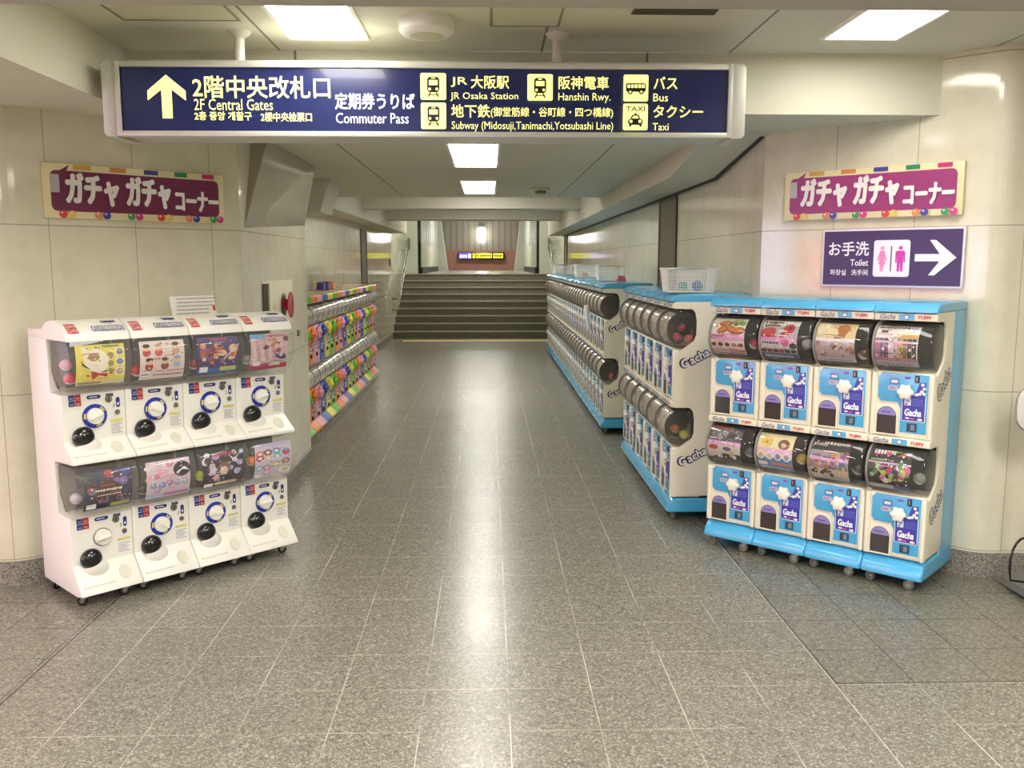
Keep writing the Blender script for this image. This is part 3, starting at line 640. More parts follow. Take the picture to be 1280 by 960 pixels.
def d_toys(A):
    A.rect(0, 0, 1, 1, C('2E2A30'), 12); ticks(A, 34, .3, .88, .95, .97, C('E9E6E0'), 8); ticks(A, 35, .05, .82, .4, .9, C('C8C2C0'), 5); A.rect(0, .2, 1, .72, C('9A94A2'), 6); blobs(A, 36, 24, ['B86A5A', 'C88A5A', '5A8A6A', '6A6AA0', 'D2A08A', '8A5AA0', 'A04A4A'], .05, .3, .95, .68, .06, .11)
    A.rect(0, .5, 1, .58, C('DCAADF'), 2); A.rect(0, .1, 1, .32, C('CDB9A0'), 3); blobs(A, 37, 7, ['4A2E22', '2E3A5A', '7A3A2E', '5A7A3A', '3A2A26'], .08, .16, .92, .3, .05, .07); A.rect(0, 0, 1, .1, C('B7B3BE'), 2)
def d_splash(A):
    A.rect(0, 0, 1, 1, C('2A262C'), 12); ticks(A, 38, .1, .84, .6, .95, C('F2EFF2'), 6); A.ell(.45, .86, .07, .05, C('D8508A')); A.poly([(.65, .8), (.8, .95), (.98, .78), (.8, .82)], C('9A5A46')); A.rect(.85, .86, .97, .95, C('B4A8D4'))
    A.rect(0, .62, 1, .66, C('C9A8CE'), 2); blobs(A, 39, 28, ['B83A7A', 'D86A9E', '5A8A5E', '8ABF7A', 'A8BF3E', 'C6D25A', 'E0D8DE', '4A3A46'], .05, .24, .95, .6, .05, .1); A.rect(0, 0, .6, .14, C('B8B4BE'), 2); A.rect(.6, 0, 1, .14, C('3E4A8A'), 2)
def d_plain(A):
    A.rect(0, 0, 1, 1, C('C9C2B8'), 12); A.rect(0, .1, 1, .55, C('B5A79E'), 5); blobs(A, 40, 12, ['9A8A82', 'D8D2CA', '8A8078', 'B8A09A'], .05, .2, .95, .8, .06, .12); ticks(A, 41, .1, .86, .9, .95, C('6A6460')); A.rect(0, 0, 1, .1, C('8A8680'), 2)
def d_plain2(A):
    A.rect(0, 0, 1, 1, C('BDBAB4'), 12); A.rect(0, .6, 1, .9, C('A89A92'), 4); blobs(A, 42, 12, ['7E7A76', 'CFC9C2', '9A7E78', 'A8A29A'], .05, .15, .95, .6, .06, .12); ticks(A, 43, .1, .03, .9, .1, C('6A6460'))
def busy(fn, seed, cols, n=34):
    def draw(A):
        fn(A); rr = random.Random(seed)
        for q in range(n):
            u, v = rr.uniform(.04, .96), rr.uniform(.16, .94); r = rr.uniform(.008, .024); A.ell(u, v, r, r * rr.uniform(.5, 1.3), C(rr.choice(cols)), rr.uniform(0, 3), 8)
        for q in range(5): u, v = rr.uniform(.05, .6), rr.uniform(.1, .9); ticks(A, seed * 7 + q, u, v, u + rr.uniform(.15, .35), v + .022, C(rr.choice(cols)), 7)
    return draw
d_yellow = busy(d_yellow, 101, ['8A6A3A', 'F2EEDA', 'B3242A', '5A6A3A']); d_figs = busy(d_figs, 102, ['B4323A', 'F4F0EC', '3A2A2A', 'D8A08A']); d_action = busy(d_action, 103, ['F0C06A', '2A2450', 'E8E0F0', 'C03A2E', '5A8AD0'], 60)
d_pink = busy(d_pink, 104, ['F4E8EC', 'A04A6A', '5A2A3A', 'E8C8B8']); d_dark = busy(d_dark, 105, ['E8E0D8', '8A3A5A', '3A6AB0', '1E1A26', 'C86A4A'], 60); d_balls = busy(d_balls, 106, ['F6F0F4', 'C84A8A', '7A86B4'])
d_mono = busy(d_mono, 107, ['F4F0F4', '1A1822', 'D86A8A', '9AA8DA'], 60); d_rings = busy(d_rings, 108, ['F4F0F6', '7A4A8A', 'D8A04A', '3A8AA0']); d_food = busy(d_food, 109, ['8A4A2E', 'F4F0EA', 'C85A6A'], 18); d_red = busy(d_red, 110, ['F2F0EE', '2A2A34', 'C03A44', '6A7AA0'])
d_cone = busy(d_cone, 111, ['F4EEDC', '8A5A3A', 'C8A0A8']); d_stripe = busy(d_stripe, 112, ['F4F2F0', '3A3440', 'C86AA0', 'B48A4A'], 44); d_cars = busy(d_cars, 113, ['EAE8E4', '1E1E22', 'A83A3E', '5A7A4A'], 44)
d_toys = busy(d_toys, 114, ['F0ECE4', '2A2228', 'C85A4A', '4A8A6A'], 44); d_splash = busy(d_splash, 115, ['F4F0F4', '1A181C', 'E86AA8', 'A8D06A'], 50)
WHITE_UP = [d_yellow, d_figs, d_action, d_pink]; WHITE_LOW = [d_dark, d_balls, d_mono, d_rings]
BLUE_UP = [d_food, d_red, d_cone, d_stripe]; BLUE_LOW = [d_cars, d_mascot, d_toys, d_splash]

# ------------------------------------------------------------------ castors
def castor_meshes():
    mb = MB(); mb.box((-.02, -.022, -.004), (.02, .022, .004), STEEL); mb.prism([(-.012, -.004), (.018, -.004), (.03, -.036), (.022, -.044), (.012, -.036)], -.013, -.010, STEEL, 'x'); mb.prism([(-.012, -.004), (.018, -.004), (.03, -.036), (.022, -.044), (.012, -.036)], .010, .013, STEEL, 'x')
    mb.lathe([(.011, -.012), (.011, -.002)], Matrix.Identity(4), STEEL, 12)
    return mb
def add_castor(root, x, y, ztop, r, wheelmat, hubmat, rz=0):
    s = ztop / .0725
    mb = castor_meshes(); c = mb.build('castor', root); c.location = (x, y, ztop); c.scale = (1, 1, s); c.rotation_euler = (0, 0, rz)
    wb = MB(); M = Matrix.Translation((-.0095, 0, 0)) @ Matrix.Rotation(PI / 2, 4, 'Y')
    wb.lathe([(r * .55, 0), (r * .9, 0), (r, .004), (r, .015), (r * .9, .019), (r * .55, .019)], M, wheelmat, 20); wb.lathe([(.004, -.002), (r * .55, .0005), (r * .55, .0185), (.004, .021)], M, hubmat, 16)
    w = wb.build('wheel', c); w.location = (0, .02, (r - ztop) / s); w.scale = (1, 1, 1 / s)
    return c

# ------------------------------------------------------------------ white two-deck capsule machines
WW = .2905
LILAC = mat('F1ECF0', .3)
def white_machine(i, label, zdial_plain=False):
    t = thing('capsule_machine', label, 'capsule machine', group='white capsule machines'); W = WW
    P = .585
    prof = [(0, .062), (0, .075), (.092, .188), (.09, .42), (.225, .425), (.232, .675), (.02, .685), (-.004, .688), (-.004, .70), (.098, .778), (.09, 1.0), (.225, 1.005), (.232, 1.252), (.47, 1.252), (.47, .05), (.06, .05)]
    MB().prism(prof, .001, W - .001, WHITE, 'x', .004).build('cabinet', t)
    cap = [(-.006, 1.25), (-.004, 1.268), (.014, 1.292), (.045, 1.314), (.085, 1.331), (.125, 1.339), (.168, 1.34), (.21, 1.334), (.245, 1.322), (.268, 1.308), (.285, 1.297), (.47, 1.292), (.47, 1.253)]
    MB().prism(cap, .001, W - .001, WHITE, 'x', .006).build('cap', t)
    # cap lettering: on the sloping front of the cap
    def capmap(u, v, k):
        pts = [(-.004, 1.268), (.014, 1.292), (.045, 1.314), (.085, 1.331), (.125, 1.339)]; q = max(0, min(.999, v)) * 4; j = int(q); f = q - j
        a, b = Vector((pts[j][0], pts[j][1])), Vector((pts[j + 1][0], pts[j + 1][1])); d = (b - a); n = Vector((-d.y, d.x)).normalized(); c = a + d * f + n * (.0006 + .0004 * k)
        return (u * W, c.x, c.y)
    A = Art(capmap, 8); A.ratio = .1 / W; rd = mat('C8181E', .35); bl = mat('24357F', .35)
    A.rect(.07, .18, .23, .66, rd, 4); A.text('BAN', .085, .44, .215, .61, WHITE, 0); A.text('DAI', .085, .23, .215, .40, WHITE, 0)
    A.text('CAPSULE STATION', .45, .24, .95, .48, bl, .05); A.text('CAPSULE STATION', .458, .27, .942, .45, WHITE, .0); A.text('Gashapon', .66, .60, .88, .78, bl, .05)
    A.build('cap_lettering', t)
    for dk in (0, 1):
        z = P * dk; up = dk == 1
        # clear bowed dome with side walls
        zc = .58 + z
        front = [(-.032 + 3.67 * (q - zc) ** 2, q) for q in [zc + .092 - .257 * j / 14 for j in range(15)]]
        back = [(.12, .45 + z), (.18, .515 + z), (.212, .595 + z), (.222, .668 + z)]
        MB().prism(front + back, .003, W - .003, CLEAR, 'x', .012, 3).build('dome', t)
        MB().prism([(.16, .44 + z), (.218, .52 + z), (.224, .66 + z), (.214, .66 + z), (.205, .53 + z), (.15, .45 + z)], .012, W - .012, mat('5A564B', .5), 'x').build('hopper', t)
        def shmap(u, v, k, zc=zc):
            q = zc - .118 + .185 * v; return (W * (.13 + .76 * u), -.012 - .00013 * k + 2.3 * (q - zc) ** 2, q)
        A = Art(shmap, 14); (WHITE_UP if up else WHITE_LOW)[i](A); A.build('display_sheet', t)
        # printed marks on the front panel
        A = Art(plane_map((0, .0905, z), (1, 0, .0), (0, -.0045, 1), .0004)); bl = mat('24347E', .35)
        for a, b, c in ((.03, .388, '2F3F86'), (.058, .388, 'B8323A'), (.03, .36, '2E3A78'), (.058, .36, 'A83A3E')):
            A.rect(a, b, a + .027, b + .026, mat(c, .35)); A.rect(a + .006, b + .006, a + .021, b + .012, mat('8E9AC8' if c[0] == '2' else 'D8A0A0', .35))
        A.build('price_sticker', t); A = Art(A.fn)
        A.rrect(.112, .386, .176, .404, .009, .009, bl); A.rect(.122, .393, .16, .397, WHITE); A.build('pill_label', t); A = Art(A.fn)
        A.rect(.2, .39, .235, .405, mat('6A5A78', .4)); A.build('coin_sticker', t); A = Art(A.fn)
        A.rrect(.246, .335, .264, .383, .008, .008, bl); A.rect(.251, .345, .259, .358, WHITE); A.ell(.232, .345, .006, .009, mat('9A968C', .4)); A.ell(.229, .346, .004, .007, WHITE); A.build('return_sticker', t); A = Art(A.fn)
        A.rect(.214, .268, .275, .280, mat('DDD57E', .4))
        for j in range(5): A.rect(.216, .212 + .01 * j, .27 - .012 * (j % 2), .216 + .01 * j, mat('B9BACB', .4))
        A.build('instruction_label', t)
        M = lambda x, zz: rot_to((0, -1, 0), (x, .0905, zz + z))
        mb = MB(); mb.lathe([(.0, .001), (.017, .001), (.017, .004), (0, .004)], M(.212, .378), STEEL, 20); mb.box((.2105, .084, .366 + z), (.2135, .0865, .391 + z), DARK); mb.build('coin_slot', t)
        MB().lathe([(.0, .001), (.012, .001), (.012, .004), (.006, .005), (0, .003)], M(.25, .312), STEEL, 16).build('lock', t)
        # dial: ring (missing its blue ring on one deck), knob with a grip bar
        mb = MB(); D = M(.145, .305)
        if i == 0 and not up:
            mb.lathe([(.041, .001), (.041, .004), (.0435, .004), (.0435, .001)], D, mat('8A8678', .4), 32)
        else:
            mb.lathe([(.040, .001), (.040, .004), (.056, .004), (.057, .001)], D, mat('2636A0', .3), 36)
            for a in (25, 160, 275):
                mb.lathe([(.043, .0046), (.051, .0046)], D, mat('E2D95A', .4), 5, math.radians(a), math.radians(a + 32))
        dial = mb.build('dial_ring', t)
        mb = MB(); mb.lathe([(.039, .001), (.039, .012), (.036, .018), (.0, .018)], D, WHITE, 32)
        bm = bmesh.new(); bmesh.ops.create_cube(bm, size=1)
        for v in bm.verts: v.co = Vector((v.co.x * .07, v.co.y * .016, v.co.z * .018))
        bmesh.ops.bevel(bm, geom=bm.edges[:], offset=.005, segments=2, affect='EDGES'); mb.bm(bm, WHITE, D @ Matrix.Translation((0, 0, .024)) @ Matrix.Rotation(math.radians((8, -35, -10, 5)[i] + dk * 12), 4, 'Z')); mb.build('dial_knob', t)
        # black outlet flap, the chute below, coin cup
        mb = MB(); mb.ball((.083, .078, .212 + z), .051, BLACK, (1, .72, 1), 24, 14); mb.build('outlet_flap', t)
        mb = MB(); mb.ball((.103, .07, .163 + z), .054, mat('E6E3DA', .3), (1.05, .5, .85), 24, 14); mb.build('outlet_chute', t)
        sl = Vector((0, -.775, .632)) if not up else Vector((0, -.62, .78))
        mb = MB(); cpt = Vector((.222, .042, .126)) if dk == 0 else Vector((.222, .047, .739)); Mx = rot_to(sl, cpt)
        mb.lathe([(.0, .0022), (.014, .0024), (.022, .0045), (.026, .004), (.027, .0005)], Mx @ Matrix.Diagonal((1, 1.35, 1, 1)), mat('DDD8C6', .3), 20); mb.build('coin_cup', t)
        A = Art(plane_map(Vector((.02, .012, .0895)) + sl * .001 if dk == 0 else Vector((.02, .012, .7125)) + sl * .001, (.15, 0, 0), Vector((0, .632, .775)) * .02 if dk == 0 else Vector((0, .78, .62)) * .02, .0003)); A.ell(.04, .5, .03, .25, mat('C9C25A', .4)); ticks(A, 50, .1, .2, .95, .6, mat('CFCBBE', .4), 14); A.build('tray_print', t)
    for x in (.045, W - .045):
        for y in (.06, .40): add_castor(t, x, y, .052, .024, RUBBER, STEEL, .7 + x + 3 * y)
    return t
labs = ['leftmost white capsule machine, with a yellow sheet on top and a bare dial below', 'second white capsule machine from the left, with a red-dotted sheet of small figures on top', 'third white capsule machine from the left, with a purple and orange sheet on top', 'rightmost white capsule machine, with a pale pink sheet on top, next to the pillar']
ang = PI / 4
for i in range(4):
    t = white_machine(i, labs[i]); d = .2917 * i
    t.location = (-1.887 + d * math.cos(ang), 4.029 + d * math.sin(ang), 0); t.rotation_euler = (0, 0, ang)

# ------------------------------------------------------------------ blue and white two-deck capsule machines
BW = .2915
def outline_side(dk0=.185):
    P = []
    def deck(z):
        return [(.036, .19 + z), (.036, .45 + z), (.05, .475 + z), (.15, .545 + z), (.163, .58 + z), (.165, .66 + z), (.155, .71 + z), (.135, .733 + z), (.03, .735 + z), (.022, .74 + z), (.022, .77 + z)]
    return deck(0) + deck(.595) + [(.022, 1.372), (.29, 1.372), (.29, .19)]
def blue_machine(label, up, low, logo=None, group='blue capsule machines facing the hall', sheetw=(.06, .74)):
    t = thing('capsule_machine', label, 'capsule machine', group=group); W = BW
    for a in (.0015, W - .0135):
        MB().prism(outline_side(), a, a + .012, CREAM, 'x', .003).build('side_panel', t)
    MB().box((.001, .28, .165), (W - .001, .485, 1.375), BLUE, .006).build('back_column', t)
    mb = MB(); mb.box((.014, .215, .17), (W - .014, .281, 1.37), DARK); mb.build('inner_wall', t, smooth=False)
    top = [(-.002, 1.372), (-.002, 1.385), (.02, 1.405), (.06, 1.416), (.2, 1.42), (.45, 1.42), (.48, 1.412), (.487, 1.39), (.487, 1.372)]
    MB().prism(top, .0, W, BLUE, 'x', .012, 3).build('top_cap', t)
    base = [(.0, .092), (-.003, .108), (.012, .14), (.036, .163), (.06, .172), (.27, .172), (.28, .19), (.485, .19), (.485, .085), (.02, .085)]
    MB().prism(base, .0, W, BLUE, 'x', .012, 3).build('base', t)
    A = Art(plane_map((0, .0, 0), (1, 0, 0), (0, 0, 1), .0003))
    for dk in (0, 1):
        z = .595 * dk
        mb = MB()
        mb.box((.005, .028, .178 + z), (W - .005, .22, .492 + z), CREAM, .018, 3); mb.build('front_body', t)
        MB().box((.002, .012, .737 + z), (W - .002, .2, .772 + z), CREAM, .006).build('label_strip', t)
        A = Art(plane_map((0, .0115, z), (1, 0, 0), (0, 0, 1), .0003)); nv = mat('2A356F', .4)
        A.text('Gacha', .03, .7445, .1, .766, nv, .05, shear=.3); A.text('Gacha', .033, .747, .098, .7635, WHITE, -.012, shear=.3)
        A.rrect(.115, .741, .185, .768, .004, .004, mat('5AB0DE', .3)); A.ell(.15, .7545, .012, .011, mat('3A4C9A', .3)); A.ell(.15, .7545, .009, .008, WHITE); A.text('YUJIN', .2, .746, .258, .763, mat('D2404A', .35), .05, shear=.15)
        A.build('label_print', t)
        zc = .613 + z; rc = .115; dc = .085
        M = Matrix.Translation((.006, dc, zc)) @ Matrix.Rotation(PI / 2, 4, 'Y'); Lx = W - .012
        MB().lathe([(.09, .0), (.108, .003), (rc, .012), (rc, Lx - .012), (.108, Lx - .003), (.09, Lx)], M, CLEARG, 36).build('dome', t)
        MB().lathe([(.1135, .004), (.1175, .004), (.1175, .014), (.1135, .014)], M, GREYP, 36).build('dome_rim', t)
        mb = MB(); mb.lathe([(.098, .02), (.098, Lx - .016)], M, mat('23221F', .35, coat=.4), 24, math.radians(5 + 180 - 90 - 75 + 65), math.radians(5 + 180 + 30)); mb.build('hopper', t)
        x0, x1 = sheetw
        def shmap(u, v, k, zc=zc):
            th = math.radians(-58 + 122 * v); r = .1055 + .00013 * k; return (W * (x0 + (x1 - x0) * u), dc - r * math.cos(th), zc + r * math.sin(th))
        A = Art(shmap, 14); (up if dk else low)(A); A.build('display_sheet', t)
        for a, b in ((.003, .028), (.268, W - .003)): MB().box((a, .0185, .18 + z), (b, .06, .488 + z), CREAM, .008, 3).build('front_rib', t)
        # blue panel: full width above, right-hand column below
        y = .0275; F = mat('4DACDD', .22, coat=.4)
        pan = [(.034, .366), (.034, .47), (.05, .486), (.262, .486), (.262, .205), (.142, .205), (.142, .32), (.128, .347), (.05, .35)]
        MB().prism(pan, y - .006, y + .012, F, 'y', .003).build('blue_panel', t) if False else None
        mb = MB(); mb.prism([(a, b + z) for a, b in pan], y - .005, y + .012, F, 'y', .003); mb.build('front_panel', t)
        A = Art(plane_map((0, y - .0053, z), (1, 0, 0), (0, 0, 1), .0004))
        pp = mat('3B3FA8', .35); A.rrect(.148, .262, .256, .392, .006, .006, WHITE); A.rect(.151, .265, .253, .388, pp)
        A.poly([(.205, .388), (.253, .388), (.253, .452), (.225, .45), (.215, .42)], pp)
        for k, (a, b) in enumerate(((.238, .44), (.246, .422), (.236, .408), (.246, .398), (.226, .396), (.214, .392))): A.ell(a, b, .008, .007, WHITE)
        A.rrect(.16, .338, .19, .374, .004, .004, mat('D8DCF2', .4)); A.ell(.176, .36, .008, .007, mat('8E96C8', .4)); A.ell(.17, .345, .005, .004, mat('3A3A4A', .4))
        for k in range(4): A.rect(.196, .34 + .009 * k, .246, .3435 + .009 * k, mat('6A70C6', .4))
        A.text('Gacha', .165, .29, .24, .322, mat('F4F2FC', .4), .05, shear=.1); A.ell(.235, .275, .012, .006, mat('F2E6F2', .4)); A.ell(.2, .276, .01, .004, mat('D8508A', .4)); A.ell(.178, .278, .01, .004, WHITE)
        A.build('panel_poster', t); A = Art(A.fn)
        A.rrect(.088, .434, .13, .459, .004, .004, mat('3A4A8E', .4)); A.rect(.093, .439, .125, .454, mat('D6DDEE', .4)); A.rrect(.08, .404, .128, .426, .008, .008, mat('BFB6CE', .4)); ticks(A, 60, .087, .41, .122, .42, mat('8A86AA', .4), 5)
        A.build('price_label', t); A = Art(A.fn); A.rrect(.155, .462, .182, .474, .003, .003, mat('6E5FB8', .4)); A.build('coin_label', t)
        mb = MB(); Mk = rot_to((0, -1, 0), (.165, y - .006, .402 + z)); n = 36
        mb.lathe([(.03, 0), (.03, .006)], Mk, WHITE, 24)
        vs = []; fs = []
        for j, (s_, h) in enumerate(((1, .006), (1.02, .014), (.94, .024), (.7, .028))):
            for q in range(n): a = 2 * PI * q / n; rr = (.034 + .0045 * math.cos(6 * a)) * s_; vs.append(Mk @ Vector((rr * math.cos(a), rr * math.sin(a), h)))
        for j in range(3):
            for q in range(n): fs.append([j * n + q, j * n + (q + 1) % n, (j + 1) * n + (q + 1) % n, (j + 1) * n + q])
        fs.append([3 * n + q for q in range(n)]); mb.add(vs, fs, mat('F3EFE2', .3)); mb.build('turning_knob', t)
        mb = MB(); mb.box((.202, y - .012, .448 + z), (.222, y, .482 + z), mat('2E2C34', .4), .002); mb.box((.209, y - .014, .455 + z), (.215, y - .011, .475 + z), STEEL); mb.build('coin_slot', t)
        # arched prize door: white surround, dark hollow, grey clear flap with a violet sticker
        arch = lambda r, zb, zt: [(.081 - r, zb), (.081 - r, zt)] + [(.081 - r * math.cos(PI * q / 12), zt + r * math.sin(PI * q / 12)) for q in range(1, 12)] + [(.081 + r, zt), (.081 + r, zb)]
        MB().prism([(a, b + z) for a, b in arch(.047, .192, .278)], .0245, .03, mat('8A867A', .5), 'y').build('door_hollow', t, smooth=False)
        mb = MB(); o_ = arch(.053, .186, .278); i_ = arch(.046, .192, .278)
        vs = [(a, .0265, b + z) for a, b in o_] + [(a, .0185, b + z) for a, b in o_] + [(a, .0185, b + z) for a, b in i_] + [(a, .0265, b + z) for a, b in i_]; k = len(o_)
        fs = []
        for q in range(k):
            q2 = (q + 1) % k
            for j in range(3): fs.append([j * k + q, j * k + q2, (j + 1) * k + q2, (j + 1) * k + q])
        mb.add(vs, fs, CREAM); mb.build('door_surround', t)
        MB().prism([(a, b + z) for a, b in arch(.045, .194, .278)], .0215, .0235, DOORGLASS, 'y').build('door_flap', t, smooth=False)
        A = Art(plane_map((0, .0212, z), (1, 0, 0), (0, 0, 1), .0003))
        A.poly([(.04, .282), (.122, .282)] + [(.081 + .043 * math.cos(PI * q / 12), .278 + .043 * math.sin(PI * q / 12)) for q in range(1, 12)], mat('8E84C2', .35)); ticks(A, 61, .055, .292, .107, .3, mat('4A4494', .4), 6); A.build('door_sticker', t)
        A = Art(plane_map((0, .0278, z), (1, 0, 0), (0, 0, 1), .0004)); A.rect(.045, .338, .12, .342, mat('C9C2AE', .4)); ticks(A, 62, .04, .346, .118, .352, mat('C6BFA8', .4), 10); A.build('small_print', t)
        mb = MB(); mb.box((.175, y - .0065, .212 + z), (.222, y, .254 + z), mat('2C3F52', .4), .002); mb.box((.194, y - .008, .22 + z), (.212, y - .005, .246 + z), mat('6E8A92', .25)); mb.build('coin_return', t)
    if logo:
        for zz in (.36, .96):
            A = Art(plane_map((BW - .001, .07, zz), (0, .19, 0), (0, 0, .19), .0005)); nv = mat('232C66', .35)
            if logo == 'bold':
                A.ell(.12, .24, .18, .17, nv)
                A.text('acha.', .25, .34, 1.02, .62, nv, .15, rot=.46)
                A.text('G', .02, .11, .24, .37, WHITE, .07, rot=.3); A.text('acha.', .27, .35, 1.02, .61, WHITE, .04, rot=.46)
            else:
                A.text('Gacha', -.05, .2, 1.05, .62, nv, .09, rot=.6); A.text('Gacha', -.05, .2, 1.05, .62, CREAM, .0, rot=.6)
            A.build('side_logo', t)
    Mfit = Matrix.Translation((0, 0, -.0266)) @ Matrix.Diagonal((1.0175, .965, 1.0166, 1))
    for c in t_children(t): c.data.transform(Mfit)
    for x in (.05, W - .05):
        for y_ in (.06, .40): add_castor(t, x, y_, .063, .026, mat('77736C', .5), CHROME, 1.25 if x < .1 else 1.75)
    return t
bl = ['leftmost of the four facing blue capsule machines, with fried food on its top sheet', 'second from left of the facing blue machines, with red shapes on its top sheet', 'third from left of the facing blue machines, with an ice cream cone sheet on top', 'rightmost of the four facing blue machines, showing its cream side and striped top sheet']
ang = math.radians(-43.36)
for i in range(4):
    t = blue_machine(bl[i], BLUE_UP[i], BLUE_LOW[i], 'thin' if i == 3 else None); d = .2971 * i
    t.location = (1.224 + d * math.cos(ang), 4.930 + d * math.sin(ang), 0); t.rotation_euler = (0, 0, ang)
ORD = ['first', 'second', 'third', 'fourth', 'fifth', 'sixth', 'seventh', 'eighth', 'ninth', 'tenth', 'eleventh', 'twelfth', 'thirteenth', 'fourteenth', 'fifteenth', 'sixteenth', 'seventeenth', 'eighteenth']
# near side row of six along the right wall, end machine shows its side
proto = blue_machine('', d_plain, d_plain2, None, sheetw=(.06, .93)); pt = tree_of(proto)
endm = blue_machine('', d_plain2, d_plain, 'bold', sheetw=(.06, .93)); et = tree_of(endm)
MIDX, MIDY = 1.103, 5.398
for k in range(6):
    o = endm if k == 0 else copy_tree(pt)
    o.location = (MIDX, MIDY + .325 * (k + 1), 0); o.rotation_euler = (0, 0, -PI / 2); o.scale = (1.095, 1, 1)
    o['group'] = 'blue machines in the short row along the right wall'
    o['label'] = 'end machine of the short blue row, cream side with bold side lettering towards the viewer' if k == 0 else 'blue machine in the short row by the right wall, %s behind its end machine' % ORD[k - 1]
FARX, FARY, NF = 1.052, 8.265, 26; pf = 8.0 / NF
for k in range(NF):
    o = copy_tree(et) if k == 0 else (proto if k == 1 else copy_tree(pt))
    o.location = (FARX, FARY + pf * (k + 1), 0); o.rotation_euler = (0, 0, -PI / 2); o.scale = (pf / .2966, 1, 1)
    o['group'] = 'blue machines in the long row along the right wall'
    o['label'] = 'end machine of the long blue row, cream side partly hidden by the short row' if k == 0 else (
        'blue capsule machine in the long row by the right wall, %s behind its end machine' % ORD[k - 1] if k <= 12 else 'blue capsule machine in the long row by the right wall, %s from the stairs' % ORD[NF - 1 - k])

# ------------------------------------------------------------------ coloured machines on the left
CW = .2785
def colour_machine(hexa, hexd, name):
    m = mat(hexa, .3, coat=.3); md = mat(hexd, .35)
    t = thing('capsule_machine', '', 'capsule machine', group='multicoloured capsule machines along the left wall'); W = CW
    prof = [(.075, .06), (.075, .45), (.2, .455), (.2, .64), (.07, .646), (.07, .652), (.075, .66), (.075, 1.02), (.2, 1.025), (.2, 1.23), (.40, 1.23), (.40, .06)]
    MB().prism(prof, .001, W - .001, mat('DAD6CC', .4), 'x').build('cabinet', t, smooth=False)
    MB().prism([(.012, 1.238), (.012, 1.29), (.022, 1.302), (.40, 1.302), (.40, 1.226), (.06, 1.226)], .0, W, m, 'x', .004).build('lid', t)
    MB().prism([(.0, .05), (.0, .066), (.076, .135), (.1, .135), (.1, .05)], .0, W, m, 'x', .003).build('apron', t)
    mb = MB(); mb.box((.01, .02, .0), (W - .01, .38, .05), BLACK); mb.build('plinth', t, smooth=False)
    for dk in (0, 1):
        z = .575 * dk; zc = .548 + z if dk == 0 else 1.122; dc = .095; rc = .098
        M = Matrix.Translation((.004, dc, zc)) @ Matrix.Rotation(PI / 2, 4, 'Y'); Lx = W - .008
        MB().lathe([(.07, 0), (.094, .001), (rc, .006), (rc, Lx - .006), (.094, Lx - .001), (.07, Lx)], M, CLEAR, 28).build('dome', t)
        MB().lathe([(.0955, .002), (.1, .002), (.1, .009), (.0955, .009)], M, mat('C4C3BC', .35), 28).build('dome_rim', t)
        def shmap(u, v, k, zc=zc):
            th = math.radians(-55 + 120 * v); r = .089 + .00013 * k; return (W * (.04 + .92 * u), dc - r * math.cos(th), zc + r * math.sin(th))
        A = Art(shmap, 14); (d_plain2 if dk else d_plain)(A); A.build('display_sheet', t)
        MB().box((.012, .052, .14 + z - (.055 if dk else 0)), (W - .012, .09, .445 + z), m, .014, 3).build('front_panel', t)
        mb = MB()
        for q in range(6):
            a = PI / 3 * q; mb.ball((.14 + .034 * math.cos(a), .035, .375 + z + .034 * math.sin(a)), .027, m, (1, .8, 1), 14, 8)
        mb.ball((.14, .02, .375 + z), .03, m, (1, .7, 1), 14, 8); mb.build('turning_knob', t)
        A = Art(plane_map((0, .0512, z), (1, 0, 0), (0, 0, 1), .0004))
        A.rrect(.045, .2, .13, .32, .006, .006, mat('E9E6E0', .4)); A.rect(.05, .25, .125, .31, md); ticks(A, 70, .055, .215, .12, .235, mat('3A3A6A', .4), 5); A.build('price_sticker', t); A = Art(A.fn); A.rrect(.145, .21, .235, .31, .006, .006, mat('3B4A8E', .4)); A.ell(.19, .26, .03, .03, mat('E8E4DA', .4)); A.ell(.19, .26, .02, .02, md); A.build('picture_sticker', t); A = Art(A.fn); A.rect(.05, .41, .1, .43, mat('EDEAE2', .4)); A.build('coin_sticker', t)
        mb = MB(); mb.ball((.09, .05, .172 + z), .026, mat('2A1E1C', .3), (1, .6, .8), 16, 10); mb.build('outlet', t)
    return t
pal = {'pink': ('EFA3B4', 'C86A86'), 'orange': ('F08A2E', 'A8401E'), 'green': ('5CBF2E', '2E6E22'), 'yellow': ('EDDF3E', 'B8A02A'), 'blue': ('2F57B4', '22387E')}
order = ['pink', 'orange', 'green', 'yellow', 'blue']
LAB2 = {}
trees = {}; NC = 18; cy1 = 12.92; pc = .28
for k in range(NC):
    c = order[k % 5]; nth = k // 5
    if c not in trees: o = colour_machine(*pal[c], c); trees[c] = tree_of(o)
    else: o = copy_tree(trees[c])
    o.location = (-1.585, cy1 - pc * (k + 1), 0); o.rotation_euler = (0, 0, PI / 2)
    o['label'] = ['%s capsule machine in the left row, the %s one nearest the stairs', 'second %s capsule machine from the stairs in the left row', 'third %s capsule machine from the stairs in the left row', 'fourth %s capsule machine from the stairs in the left row'][nth] % ((c, c) if nth == 0 else c)

